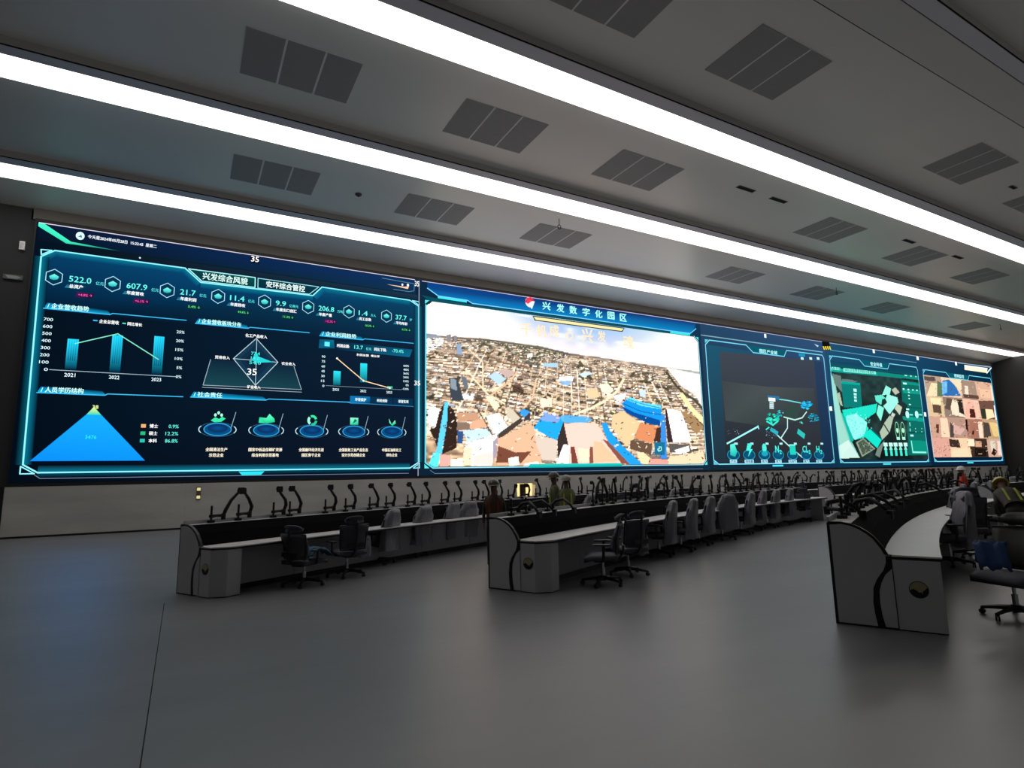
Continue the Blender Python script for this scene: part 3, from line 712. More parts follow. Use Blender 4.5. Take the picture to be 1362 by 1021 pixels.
def flush_texts():
    dg = bpy.context.evaluated_depsgraph_get(); dg.update(); out = {}
    for pan, o, x, z, h, col, al, w, L, bold in TEXTS:
        me = o.evaluated_get(dg).to_mesh(); vs = [(v.co.x, v.co.y) for v in me.vertices]; fs = [tuple(p.vertices) for p in me.polygons]
        if vs:
            x0 = min(v[0] for v in vs); x1 = max(v[0] for v in vs); z0 = min(v[1] for v in vs); z1 = max(v[1] for v in vs)
            sz = h/max(z1-z0, .01); sx = (w/max(x1-x0, .01)) if w else sz
            ox = {'L': 0, 'C': -.5, 'R': -1}[al]*(x1-x0)*sx
            q = out.setdefault((pan, col), MB()); 
            for dx, dz in ((-1, -.6), (1, .6)): q.add([(x+ox+(a-x0)*sx+dx*bold*h*.9, -.003*L-.0002*(dx > 0), z-h/2+(b-z0)*sz+dz*bold*h*.9) for a, b in vs], fs)
        o.evaluated_get(dg).to_mesh_clear()
    for pan, o, *_ in TEXTS:
        cu = o.data; bpy.data.objects.remove(o); bpy.data.curves.remove(cu)
    for (pan, col), q in out.items():
        o = q.build('lettering', emis('glyph_'+col[1:], col, SCR), PAN[pan]); o['kind'] = 'stuff'
def S(px, py):
    p = on_y(px, py, DY); return (p.x, p.z)
def panel(i, cols):
    """cols: four corner colours, bottom-left, bottom-right, top-right, top-left"""
    g = G(); x0, x1 = PX[i], PX[i+1]
    g.poly([(x0, ZB+.1), (x1, ZB+.1), (x1, ZT+.02), (x0, ZT+.02)], cols, 0)
    o = g.build('display_panel', vw); tag(o, LBL[i]); PAN.append(o); return o
panel(0, ['#020a14', '#0c1424', '#0c2238', '#04101e'])
panel(1, ['#0c2032', '#10283c', '#10324e', '#0c2740'])
panel(2, ['#10242f', '#0c2c46', '#2a4a6e', '#22405c'])
panel(3, ['#0a3046', '#0a2c42', '#16405c', '#1c4a68'])
panel(4, ['#062038', '#041a34', '#06283c', '#16405e'])

# ---- left section
g = G(); CY_, TEAL = '#8defff', '#08718c'
g.poly([(-4.6, 9.52), (8.4, 9.50), (8.4, 10.08), (-4.6, 10.10)], ['#06121f', '#0e2e48', '#0e2e5c', '#071630'], 1)
g.poly([(-3.6, 9.28), (8.5, 9.26), (8.5, 9.46), (-3.2, 9.5)], ['#05101c', '#122a3c', '#1b3044', '#08131c'], 1)
g.line([(-4.6, 10.13), (8.36, 10.13)], .028, '#d9d2e6', 3)
g.poly([(-4.62, 10.14), (-4.50, 10.14), (-3.72, 9.63), (-2.3, 9.545), (-3.85, 9.55), (-4.62, 10.0)], ['#5fffd9', '#46f0c8', '#3ce0b4', '#0b3a3a', '#2fd2a6', '#3be8bd'], 3)
fr = [(-4.46, 8.99), (-4.12, 9.25), (-.36, 9.25), (.17, 8.79), (4.11, 8.83), (4.45, 9.23), (8.14, 9.17), (8.55, 8.95), (8.60, 2.23), (8.20, 1.98), (-3.97, 1.98), (-4.35, 2.23), (-4.46, 8.99)]
g.poly([(-4.44, 8.95), (-4.1, 9.2), (-.36, 9.2), (.17, 8.74), (4.11, 8.78), (4.45, 9.18), (8.12, 9.12), (8.52, 8.9), (8.55, 7.2), (-4.42, 7.2)], ['#04304f', '#063a60', '#06406a', '#053a60', '#053a60', '#0a4a6e', '#0a4666', '#0a3a58', '#0b2238', '#031428'], 1)
for a, b, bg in ((fr[0:2], 1, '#04304f'), (fr[1:3], 1, '#063a60'), (fr[2:4], 1, '#053a60'), (fr[3:5], 1, '#053a60'), (fr[4:6], 1, '#0a4a6e'), (fr[5:7], 1, '#0a4666'), (fr[7:9], 1, '#0b1c30'), (fr[9:11], 1, '#0a1424'), (fr[11:13], 1, '#04142a')):
    g.glow(a, .22, TEAL, bg, -1, 2)
g.glow(fr[11:13], .2, '#055468', '#020a14', 1, 2); g.glow(fr[7:9], .18, '#066077', '#0c1c2c', 1, 2); g.glow(fr[9:11], .15, '#06455e', '#04101e', 1, 2)
g.line(fr, .045, CY_, 4)
for tri in ([(-4.48, 9.22), (-4.2, 9.24), (-4.46, 9.05)], [(8.25, 9.17), (8.56, 9.16), (8.57, 9.0)], [(8.35, 1.98), (8.62, 1.98), (8.62, 2.18)], [(-4.4, 2.18), (-4.4, 1.95), (-4.05, 1.95)]):
    g.line(tri, .035, CY_, 4, True)
g.line([(-4.05, 1.92), (-3.9, 1.80), (8.15, 1.77)], .02, '#6e7c92', 3)
g.poly([(1.75, 1.93), (2.62, 1.93), (2.5, 1.8), (1.87, 1.8)], '#27d7e6', 4)
g.poly([(-.25, 9.24), (1.98, 9.25), (1.99, 8.86), (.2, 8.84)], ['#083c44', '#0a4a48', '#07383e', '#072c38'], 3); g.line([(-.25, 9.24), (1.98, 9.25), (1.99, 8.86), (.2, 8.84)], .035, '#a8f2f2', 4, True)
g.poly([(2.08, 9.24), (4.33, 9.22), (3.98, 8.87), (2.09, 8.85)], ['#08303c', '#083644', '#06283a', '#06283a'], 3); g.line([(2.08, 9.24), (4.33, 9.22), (3.98, 8.87), (2.09, 8.85)], .03, '#8fd8e0', 4, True)
text(0, '兴发综合风貌', .22, 9.05, .27, '#d8fff4', w=1.5, bold=.03); text(0, '安环综合管控', 2.38, 9.05, .25, '#e8fffa', w=1.42, bold=.03)
text(0, '今天是2024年05月28日  15:23:45  星期二', -3.28, 9.90, .13, '#f0f6ff', w=2.0, bold=.025)
g.ell(-3.49, 9.88, .12, .14, '#d8ffff', 4); g.poly([(-3.55, 9.84), (-3.46, 9.93), (-3.43, 9.82)], '#3c8890', 5)
g.ell(-1.75, 9.4, .03, .03, '#c8e0ff', 4)
text(0, '35', 1.94, 9.98, .22, '#ffffff', 'C', w=.27, bold=.03); text(0, '35', 2.03, 5.60, .24, '#ffffff', 'C', w=.32, bold=.03)
g.rect(1.78, 2.1, 9.82, 10.12, '#04080e', 4); text(0, '35', 8.46, 9.96, .24, '#ffffff', 'C', w=.2); text(0, '35', 8.50, 5.56, .2, '#ffffff', 'C', w=.26)
g.line([(8.56, 10.1), (8.56, 1.66)], .03, '#9fa8b4', 5)
g.line([(6.9, 9.98), (8.35, 9.94), (8.33, 9.62), (8.1, 9.55), (7.4, 9.56)], .02, '#5f8ea6', 4); g.poly([(7.1, 9.74), (8.05, 9.66), (8.1, 9.8), (7.9, 9.74)], '#f0c8a8', 5); g.ell(7.8, 9.82, .04, .05, '#ffffff', 5); g.ell(8.05, 9.84, .05, .06, '#ffffff', 5)
stats = [(-4.07, '522.0', '亿元', '总资产', '+4.8% ↑', 0), (-2.47, '607.9', '亿元', '年度营收', '+6.1% ↑', 0), (-.86, '21.7', '亿元', '年度利润', '5.4% ↓', 1), (.76, '11.4', '亿元', '年度税收', '44.6% ↓', 1),
         (2.35, '9.9', '亿美元', '年度出口创汇', '11.3% ↓', 1), (3.95, '206.8', '万吨', '年度产量', '+12.7% ↑', 0), (5.55, '1.4', '万人', '员工总数', '10.2% ↓', 1), (7.12, '37.7', '岁', '平均年龄', '0.7% ↓', 1)]
for x, n_, u_, lb, ch, dn in stats:
    hx = [(x+.245*math.cos(PI/6+k*PI/3), 8.34+.27*math.sin(PI/6+k*PI/3)) for k in range(6)]
    g.poly(hx, '#04304c', 2); g.line(hx, .022, '#a9dff0', 4, True)
    g.poly([(x-.13, 8.36), (x, 8.45), (x+.13, 8.37), (x+.1, 8.28), (x, 8.24), (x-.1, 8.27)], ['#35e0d0', '#7ff4e4', '#35e0d0', '#2ab4b8', '#1c8d98', '#2ab4b8'], 4)
    wn = .15*len(n_)+.02
    text(0, n_, x+.40, 8.35, .20, '#66f4e6', w=wn*.78, bold=.025); text(0, u_, x+.40+wn*.78+.13, 8.30, .12, '#4fe0dc', w=.11*len(u_), bold=.02)
    g.poly([(x+.30, 8.03), (x+.36, 8.15), (x+.9, 8.15), (x+.8, 8.03)], ['#2a7f96', '#1a5672', '#08304c', '#052a44'], 3)
    text(0, lb, x+.42, 8.10, .13, '#ffffff', w=.125*len(lb), bold=.03)
    cc = '#ff4fa8' if not dn else '#57e06a'
    g.poly([(x+.60, 7.75), (x+.66, 7.93), (x+1.15, 7.93), (x+1.05, 7.75)], ['#3a1440', '#4a1450', '#1c1838', '#181430'] if not dn else ['#08283a', '#0a3040', '#082838', '#062234'], 3)
    text(0, ch, x+.68, 7.84, .09, cc, w=.38, bold=.02)
def section(x, z, wx, s_, tw):
    g.poly([(x, z), (x+.09, z+.2), (x+wx*.42, z+.14), (x+wx*.45, z)], ['#11b6e8', '#0a5f8c', '#04243e', '#1593c4'], 2)
    g.line([(x, z), (x+wx*.44, z), (x+wx*.46, z+.05), (x+wx, z+.06)], .03, '#3cb8ea', 4)
    text(0, '/ '+s_, x+.1, z+.11, .18, '#c8fdf4', w=tw, bold=.03)
section(-4.26, 7.26, 4.05, '企业营收趋势', 1.1); section(.08, 7.24, 3.95, '企业营收板块分布', 1.4); section(4.42, 7.22, 3.9, '企业利润趋势', 1.35)
section(-4.2, 4.50, 4.05, '人员学历结构', 1.1); section(.08, 4.56, 5.6, '社会责任', .9)
for i, v in enumerate(['0', '100', '200', '300', '400', '500', '600', '700']): text(0, v, -3.98, 5.26+i*.235, .10, '#d8f6fa', 'R', w=.07*len(v)+.03)
for i, v in enumerate(['0%', '5%', '10%', '15%', '20%', '25%']): text(0, v, -.24, 5.26+i*.322, .10, '#d8f6fa', 'R', w=.07*len(v)+.03)
g.line([(-3.94, 5.26), (-.42, 5.26)], .02, '#9fb8c4', 3)
for x, z, y_ in ((-3.4, 6.32, '2021'), (-2.2, 6.57, '2022'), (-.99, 6.65, '2023')):
    g.poly([(x-.15, 5.30), (x+.15, 5.30), (x+.15, z), (x-.15, z)], ['#04203a', '#04203a', '#1ecbf0', '#28dcff'], 3)
    for k in (-.09, -.03, .03, .09): g.poly([(x+k-.008, 5.6), (x+k+.008, 5.6), (x+k+.008, z), (x+k-.008, z)], ['#063350', '#063350', '#16b4dc', '#16b4dc'], 4)
    text(0, y_, x, 5.12, .12, '#e0f8ff', 'C', w=.29)
g.line([(-3.35, 6.17), (-2.20, 6.62), (-.97, 5.83)], .03, '#7fe9c8', 5)
text(0, '企业总营收', -2.75, 7.00, .13, '#ffffff', w=.55, bold=.03); text(0, '同比增长', -1.95, 7.0, .12, '#ffffff', w=.42, bold=.03)
g.rect(-2.92, -2.80, 6.99, 7.03, '#3fb8ff', 4); g.rect(-2.1, -2.0, 6.98, 7.02, '#4fe0c0', 4)
# radar chart on its stand
g.poly([(.45, 5.01), (3.81, 5.03), (3.5, 5.94), (.64, 5.96)], ['#17404a', '#173c48', '#0c2436', '#0c2436'], 2); g.line([(.64, 5.96), (.45, 5.01), (3.81, 5.03), (3.5, 5.92)], .022, '#93aab4', 3)
g.line([(.43, 4.93), (3.82, 4.93)], .02, '#93aab4', 3)
rd = [(2.12, 6.88), (2.92, 6.03), (2.17, 5.10), (1.38, 6.05)]
for k, c in ((1, '#12344a'), (.75, '#0f2a40'), (.5, '#0c2136')): g.poly([(2.14+(a-2.14)*k, 6.04+(b-6.04)*k) for a, b in rd], c, 3 if k == 1 else (4 if k == .75 else 5))
g.line(rd, .025, '#b4ccd4', 6, True); g.line([(2.14, 6.88), (2.17, 5.10)], .02, '#b4ccd4', 6); g.line([(1.38, 6.05), (2.92, 6.03)], .02, '#b4ccd4', 6)
g.poly([(2.14, 6.4), (2.22, 6.2), (2.75, 6.02), (2.15, 5.95), (2.0, 6.05)], '#27c8cc', 7)
text(0, '化工产品收入', 2.12, 6.97, .13, '#ffffff', 'C', w=.75, bold=.03); text(0, '贸易收入', 1.02, 6.06, .12, '#ffffff', 'C', w=.48, bold=.03)
text(0, '农业收入', 3.3, 6.0, .12, '#ffffff', 'C', w=.5, bold=.03); text(0, '矿业收入', 2.12, 5.03, .12, '#ffffff', 'C', w=.45, bold=.03)
text(0, '77.4', 2.12, 6.30, .12, '#46e8e0', 'C', w=.3, L=9); text(0, '54.0', 2.12, 5.95, .12, '#46e8e0', 'C', w=.4, L=9); text(0, '14.0', 2.12, 6.12, .12, '#46e8e0', 'C', w=.3, L=9)
# profit chart
g.poly([(4.4, 6.72), (4.42, 7.08), (4.98, 7.10), (5.02, 6.76)], ['#0b5a78', '#0d4a66', '#0d6a86', '#0a4a68'], 3); g.rect(4.62, 4.82, 6.82, 7.0, '#5fe4ee', 4)
g.poly([(5.05, 6.72), (8.15, 6.66), (8.28, 7.0), (5.05, 7.06)], ['#06223a', '#0a6484', '#0a5674', '#06223a'], 3)
text(0, '利润总额:', 5.1, 6.89, .14, '#ffffff', w=.5, bold=.03); text(0, '13.7', 5.8, 6.89, .15, '#66f4e6', w=.35); text(0, '亿元', 6.28, 6.86, .11, '#66f4e6', w=.22); text(0, '同比下降:', 6.62, 6.87, .14, '#ffffff', w=.52, bold=.03); text(0, '-70.4%', 7.38, 6.88, .14, '#66f4e6', w=.5)
text(0, '利润总额  增长率', 5.9, 6.58, .10, '#ffffff', w=.95, bold=.03)
for i, v in enumerate(['0', '15', '30', '45', '60', '75', '90']): text(0, v, 4.66, 5.22+i*.195, .09, '#d8f6fa', 'R', w=.055*len(v)+.02)
for i, v in enumerate(['-120%', '0%', '120%', '240%', '360%', '480%', '600%']): text(0, v, 8.12, 5.28+i*.165, .085, '#d8f6fa', 'R', w=.055*len(v)+.02)
g.line([(4.72, 5.24), (7.8, 5.24)], .015, '#8298a4', 3)
for x, z0, z in ((5.14, 5.28, 5.85), (6.2, 5.45, 6.24)): g.poly([(x-.14, z0), (x+.14, z0), (x+.14, z), (x-.14, z)], ['#085560', '#085560', '#28dcec', '#28dcec'], 4)
g.rect(7.2, 7.42, 5.26, 5.36, '#35b898', 4)
g.line([(5.12, 6.36), (6.2, 5.52), (7.3, 5.28)], .035, '#ffdcae', 6)
for x, z in ((5.12, 6.36), (6.2, 5.52), (7.3, 5.28)): g.ell(x, z, .04, .04, '#fff2dd', 7, 10)
for x, v in ((5.1, '2021'), (6.2, '2022'), (7.28, '2023')): text(0, v, x, 5.10, .10, '#e0f8ff', 'C', w=.24)
# education pyramid
g.poly([(-4.19, 2.34), (-1.14, 2.34), (-2.46, 3.84), (-2.87, 3.84)], ['#0a86f4', '#0a8cf8', '#14a4ff', '#14a4ff'], 4)
g.poly([(-2.87, 3.84), (-2.46, 3.84), (-2.68, 4.10)], ['#20c8b0', '#20c8b0', '#d8f07a'], 4)
text(0, '38', -2.64, 4.10, .12, '#e8f4a0', 'C', w=.16); text(0, '3476', -2.69, 3.11, .12, '#30e0ff', 'C', w=.3)
for z, a, b, c in ((3.51, '#e8a870', '博士', '0.9%'), (3.26, '#28b078', '硕士', '12.2%'), (3.01, '#2cb8a8', '本科', '86.8%')):
    g.rect(-1.33, -1.19, z-.06, z+.06, a, 4); text(0, b, -1.08, z, .13, '#ffffff', w=.24, bold=.03); text(0, c, -.22, z, .12, '#5fe8d8', 'R', w=.08*len(c)-.02)
# responsibility tabs and discs
for x0, x1, c, t_ in ((5.68, 6.52, '#0a6fa8', '环境保护'), (6.52, 7.45, '#082c48', '科技创新'), (7.45, 8.34, '#082c48', '荣誉奖项')):
    g.poly([(x0, 4.56), (x1-.03, 4.56), (x1-.03, 4.88), (x0, 4.88)], [c, '#06304c', c, c], 3); text(0, t_, (x0+x1)/2, 4.74, .13, '#e8fcff', 'C', w=.44, bold=.03)
g.line([(5.6, 4.60), (8.34, 4.55)], .025, '#2f7fb0', 4)
cap = ['全国清洁生产\n示范企业', '国家中低品位磷矿资源\n综合利用示范基地', '全国循环经济先进\n园区骨干企业', '全国首批工业产品生态\n设计示范创建企业', '中国石油和化工\n绿色企业']
for k, (x, z) in enumerate(((1.0, 3.45), (2.62, 3.45), (4.25, 3.45), (5.86, 3.46), (7.42, 3.47))):
    g.ring(x, z-.02, .60, .25, .025, '#27506a', 3); g.ring(x, z-.02, .6, .25, .03, '#b8e0ea', 4, PI-.5, PI+.5, 6); g.ring(x, z-.02, .6, .25, .03, '#b8e0ea', 4, -.5, .5, 6)
    g.ell(x, z, .44, .22, '#06203e', 4, 20, '#0a4f84'); g.ring(x, z-.015, .44, .22, .03, '#2f9cd8', 5); g.ell(x, z+.03, .32, .14, '#0b4a86', 6, 20, '#082c58')
    g.line([(x+.42, z+.02), (x+.56, z+.62)], .02, '#8eb0be', 5)
    zz = z+.38; e = '#35e0a0'
    if k == 0:
        g.poly([(x-.24, zz-.08), (x-.1, zz+.04), (x+.02, zz-.02), (x+.12, zz+.06), (x+.24, zz), (x+.1, zz-.12), (x-.12, zz-.14)], e, 8)
        for a, b in ((0, .2), (-.1, .12), (.1, .12)): g.ell(x+a, zz+b, .045, .06, '#a8ffe0', 8, 8)
    elif k == 1: g.poly([(x-.28, zz-.12), (x-.26, zz+.08), (x-.02, zz+.06), (x+.08, zz+.22), (x+.26, zz+.04), (x+.28, zz-.08), (x, zz-.14)], [e, e, '#4af0b0', '#6fffc8', e, '#20b880', '#20b880'], 8)
    elif k == 2:
        for t in range(3): g.ring(x, zz+.02, .14, .16, .09, ['#35e0a0', '#a0ffe0', '#28c08a'][t], 8, .3+t*2*PI/3, 2.0+t*2*PI/3, 6)
    elif k == 3: g.poly([(x-.16, zz-.12), (x-.16, zz+.16), (x+.16, zz+.16), (x+.16, zz-.12)], ['#2fd0a0', '#9ff0d0', '#6fe8c0', '#20b080'], 8); g.poly([(x-.06, zz-.08), (x+.12, zz+.04), (x+.02, zz+.12)], '#0c6a58', 9)
    else: g.poly([(x-.14, zz+.16), (x-.02, zz-.08), (x+.12, zz+.1), (x+.16, zz-.04), (x, zz-.14), (x-.12, zz-.02)], ['#9dffb0', '#35e0a0', '#9ff0d0', '#20b080', '#20b080', e], 8)
    for q, ln in enumerate(cap[k].split('\n')): text(0, ln, x, 2.72-q*.20, .13, '#fff4dc', 'C', w=.115*len(ln), bold=.03)
g.build('screen_graphics', PAN[0])['kind'] = 'stuff'

# ---- raster pictures (city, aerial map, camera grid) painted cell by cell into a mesh
import numpy as np
RGV = random.Random(11)
def h2(c): c = c.lstrip('#'); return np.array([int(c[i:i+2], 16)/255 for i in (0, 2, 4)])
class Ras:
    def __init__(s, x0, x1, z0, z1, nx, nz): s.b = (x0, x1, z0, z1); s.nx, s.nz = nx, nz; s.a = np.zeros((nz, nx, 3)); s.m = np.ones((nz, nx), bool)
    def cell(s, p): x0, x1, z0, z1 = s.b; return ((p[0]-x0)/(x1-x0)*(s.nx-1), (p[1]-z0)/(z1-z0)*(s.nz-1))
    def px(s):
        x0, x1, z0, z1 = s.b; X, Z = np.meshgrid(np.linspace(x0, x1, s.nx), np.linspace(z0, z1, s.nz)); Zc = Z-CAM_Z
        d = X*_f.x+DY*_f.y+Zc*_f.z; return 681+FPX*(X*_r.x+DY*_r.y+Zc*_r.z)/d, 510.5-FPX*(X*_u.x+DY*_u.y+Zc*_u.z)/d
    def mask(s, pts):
        c = [s.cell(p) for p in pts]; xs = [p[0] for p in c]; zs = [p[1] for p in c]
        i0, i1 = max(0, int(min(xs))), min(s.nx-1, int(max(xs))+1); j0, j1 = max(0, int(min(zs))), min(s.nz-1, int(max(zs))+1)
        if i1 < i0 or j1 < j0: return None
        I, J_ = np.meshgrid(np.arange(i0, i1+1), np.arange(j0, j1+1)); ins = np.zeros(I.shape, bool)
        for (ax, az), (bx, bz) in zip(c, c[1:]+c[:1]):
            if az == bz: continue
            ins ^= ((J_ >= az) != (J_ >= bz)) & (I < (bx-ax)*(J_-az)/(bz-az)+ax)
        return (slice(j0, j1+1), slice(i0, i1+1)), ins
    def poly(s, pts, col, conv=True, al=1.0):
        if conv: pts = [S(*p) for p in pts]
        r = s.mask(pts)
        if r is None: return
        sl, ins = r; sub = s.a[sl]; sub[ins] = sub[ins]*(1-al)+(h2(col) if isinstance(col, str) else np.array(col))*al
    def line(s, pts, w, col, al=1.0):
        for (a, b), (c, d) in zip(pts, pts[1:]):
            l = math.hypot(c-a, d-b) or 1; nx, ny = -(d-b)/l*w/2, (c-a)/l*w/2
            s.poly([(a+nx, b+ny), (c+nx, d+ny), (c-nx, d-ny), (a-nx, b-ny)], col, True, al)
    def build(s, name, parent, L=1):
        x0, x1, z0, z1 = s.b; X, Z = np.meshgrid(np.linspace(x0, x1, s.nx), np.linspace(z0, z1, s.nz))
        co = np.stack([X, np.full_like(X, -.003*L), Z], -1).reshape(-1, 3)
        i = np.arange((s.nz-1)*(s.nx-1)); r, c = i//(s.nx-1), i % (s.nx-1); q = r*s.nx+c
        keep = s.m[:-1, :-1].reshape(-1) & s.m[1:, 1:].reshape(-1) & s.m[:-1, 1:].reshape(-1) & s.m[1:, :-1].reshape(-1); q = q[keep]
        F = np.stack([q, q+1, q+s.nx+1, q+s.nx], -1).astype(np.int32)
        me = bpy.data.meshes.new(name); me.vertices.add(len(co)); me.vertices.foreach_set('co', co.ravel()); me.loops.add(F.size); me.loops.foreach_set('vertex_index', F.ravel())
        me.polygons.add(len(F)); me.polygons.foreach_set('loop_start', np.arange(len(F), dtype=np.int32)*4); me.update(calc_edges=True)
        a = np.clip(s.a, 0, 1); a = np.where(a <= .04045, a/12.92, ((a+.055)/1.055)**2.4)*getattr(s, 'boost', 1.0)
        ca = me.color_attributes.new('Col', 'FLOAT_COLOR', 'POINT'); ca.data.foreach_set('color', np.concatenate([a, np.ones((s.nz, s.nx, 1))], -1).ravel())
        me.materials.append(m_scr); o = bpy.data.objects.new(name, me); COL.objects.link(o); o.parent = parent; o['kind'] = 'stuff'; return o
    def noise(s, sx, sz, seed):
        g_ = np.random.RandomState(seed).rand(sz+2, sx+2); u = np.linspace(0, sx, s.nx); v = np.linspace(0, sz, s.nz); i = u.astype(int); j = v.astype(int); fu = (u-i)[None, :]; fv = (v-j)[:, None]; fu = fu*fu*(3-2*fu); fv = fv*fv*(3-2*fv)
        return (g_[np.ix_(j, i)]*(1-fu)+g_[np.ix_(j, i+1)]*fu)*(1-fv)+(g_[np.ix_(j+1, i)]*(1-fu)+g_[np.ix_(j+1, i+1)]*fu)*fv
c1 = lambda x, y: (560+x/6.81, 370+y/6.81)
c2 = lambda x, y: (750+x/6.81, 400+y/6.81)
c3 = lambda x, y: (560+x/6.81, 490+y/6.81)
c4 = lambda x, y: (750+x/6.81, 500+y/6.81)

# city panorama
R_ = Ras(8.88, 25.55, 1.95, 9.35, 470, 220); PXX, PYY = R_.px()
hzx = [560, 594, 642, 716, 760, 798, 844, 887, 932, 945]; hzy = [446, 447, 449.5, 459.5, 470, 475, 482, 488.5, 494.5, 497]
def hz(x): return np.interp(x, hzx, hzy)
H_ = hz(PXX); t = np.clip((H_-PYY)/55, 0, 1)[..., None]
blue = np.exp(-((PXX-775)/95)**2)[..., None]
n1 = R_.noise(9, 14, 1)[..., None]; n2 = R_.noise(26, 40, 2)[..., None]
top_ = h2('#fbf8e4')*(1-blue)+h2('#6aaef8')*blue; low = h2('#fff2de')+(h2('#fae4ec')-h2('#fff2de'))*np.exp(-((PXX-740)/130)**2)[..., None]
sky = low*(1-t)+top_*t; cl = np.clip((n1*.6+n2*.4-.5)*5, 0, 1)*t; sky = sky*(1-cl)+cl*np.array([1, .985, .97])
R_.a = sky
dn = np.clip((PYY-H_)/130, 0, 1)[..., None]; n3 = R_.noise(60, 60, 3)[..., None]; n4 = R_.noise(18, 18, 4)[..., None]
gnd = (h2('#b09c8a')*(1-dn)+h2('#c4a282')*dn)*(.6+.7*n3)*(.8+.35*n4)
R_.a = np.where((PYY > H_)[..., None], gnd, R_.a)
# far city haze, hills
for a, b, top, col in ((600, 700, 8, '#6f6a62'), (640, 760, 11, '#5c5a52'), (662, 735, 26, '#68685a')):
    R_.poly([(a, hz(a)+1)]+[(a+(b-a)*k/8, hz(a+(b-a)*k/8)+(.5 if k % 2 else 1)) for k in range(1, 8)]+[(b, hz(b)+1), (b-20, hz(b)+top), ((a+b)/2, hz((a+b)/2)+top), (a+15, hz(a)+top*.6)], col)
R_.poly([c1(45, 495), c1(175, 518), c1(170, 545), c1(45, 545)], '#8e97a0'); R_.poly([c1(40, 545), c1(215, 540), c1(190, 600), c1(60, 680), c1(40, 700)], '#f4f6f6')
PAL = ['#f4e6d0', '#e8ccb0', '#dcbc9c', '#ccac88', '#fcf2e0', '#dcc8b8', '#b8a290', '#a08a7a', '#847060', '#5a4a3e', '#e4d6ca', '#d0c0b0', '#aab4be', '#ecd2a0', '#3c3028', '#dcb494', '#f0dcc8']
def qd(x, y, w, h, a, col, al=1.0):
    ca, sa = math.cos(a), math.sin(a); R_.poly([(x+ca*u-sa*v, y+sa*u*.9+ca*v*.75) for u, v in ((-w, -h), (w, -h), (w, h), (-w, h))], col, True, al)
def lane_y(f, x):            # curved lanes: flat under the horizon, bowl-shaped near the viewer
    u = (x-752)/188; return float(hz(x))*(1-f*.0)+3+f*(614-float(hz(752))-3)*(1-.10*u*u*f)+f*f*14*(1-u*u)*.6-(f*(1-f))*26*u*u
for k in range(3600):
    f = RGV.random()**1.2; x = RGV.uniform(566, 938); y = lane_y(f, x); s_ = .9+3.6*f
    a = math.atan2(lane_y(f, x+4)-lane_y(f, x-4), 8)+RGV.choice([0, 0, 0, .25]); qd(x, y, s_*RGV.uniform(.4, 1.3), s_*RGV.uniform(.25, .7), a, np.clip(h2(RGV.choice(PAL))*RGV.uniform(.85, 1.05), 0, 1), .85)
nl = 34
for i_ in range(nl):
    f0 = ((i_+.5)/nl)**1.25; x = 566; s_ = .8+4.2*f0
    R_.line([(q, lane_y(f0, q)+s_*.8) for q in range(566, 940, 12)], .5+1.0*f0, RGV.choice(['#8c745e', '#6a5646', '#e4ccb0', '#544436']), .8)
    while x < 936:
        w_ = s_*RGV.uniform(1.2, 4.2); xc = x+w_/2; y = lane_y(f0, xc); a = math.atan2(lane_y(f0, xc+4)-lane_y(f0, xc-4), 8)
        if RGV.random() < .72:
            c = h2(RGV.choice(PAL))*RGV.uniform(.85, 1.08); hh = s_*RGV.uniform(.35, .75)
            qd(xc+s_*.2, y+hh*.7, w_*.5, hh*.6, a, '#5c4838', .75); qd(xc, y, w_*.46, hh, a, np.clip(c, 0, 1)); qd(xc, y-hh*.5, w_*.44, hh*.35, a, np.clip(c*1.15, 0, 1))
        x += w_+s_*RGV.uniform(.2, 1.2)
for q in range(26):          # radial streets
    x = 575+q*14.4+RGV.uniform(-4, 4); u = (x-752)/188; pts = [(752+(x-752)*(.62+.38*t_), lane_y(t_, 752+(x-752)*(.62+.38*t_))) for t_ in (.08, .25, .45, .65, .8)]
    R_.line(pts, RGV.uniform(.7, 1.8), RGV.choice(['#e8d2b4', '#d8bc98', '#7c6450', '#efe0c8']), .8)
for k in range(150):       # tree clumps
    x = RGV.uniform(570, 935); y0 = float(hz(x)); y = y0+RGV.uniform(8, 110); qd(x, y, RGV.uniform(1.5, 5), RGV.uniform(1, 2.5), RGV.uniform(-1, 1), RGV.choice(['#4a4a34', '#3c3c2c', '#5a563c']), .85)
# river right
R_.poly([c2(930, 605), c2(1240, 665), c2(1260, 885), (936, 545), (925, 525), c2(1060, 770), c2(990, 680)], '#dcdad6'); R_.poly([c2(950, 608), c2(1235, 640), c2(1235, 665), c2(1100, 640)], '#a0a8a6')
R_.line([c2(925, 640), c2(1010, 760), c2(1100, 850), c4(1180, 210), c4(1260, 300)], 3.2, '#4a4838')
# roads
for pts, w, col in (([c1(430, 640), c1(560, 760), c3(560, 200), c3(690, 200)], 1.6, '#e4c8a4'), ([c1(520, 650), c1(760, 770), c1(1000, 815)], 2.4, '#8a7058'), ([c3(400, 0), c3(600, 230), c3(760, 320)], 2, '#e8d0ac'),
                    ([c4(545, 20), c4(480, 140), c4(380, 220), c4(250, 290), c4(80, 350)], 3.2, '#e8cfb0'), ([c3(1045, 90), c3(1010, 260), c3(930, 360)], 2.4, '#ddb894'), ([c3(620, 250), c3(800, 120), c3(880, 20)], 2.4, '#dcb48e'),
                    ([c3(490, 330), c3(640, 590)], 1.6, '#50443a'), ([c3(700, 620), c3(830, 530), c3(930, 460)], 1.4, '#4a3a30'), ([c4(1060, 160), c4(1150, 290), c4(1270, 420), c4(1290, 440)], 5.5, '#ecd89a'), ([c4(1010, 170), c4(1100, 300), c4(1265, 450)], 1.2, '#6a5844')):
    R_.line(pts, w, col)
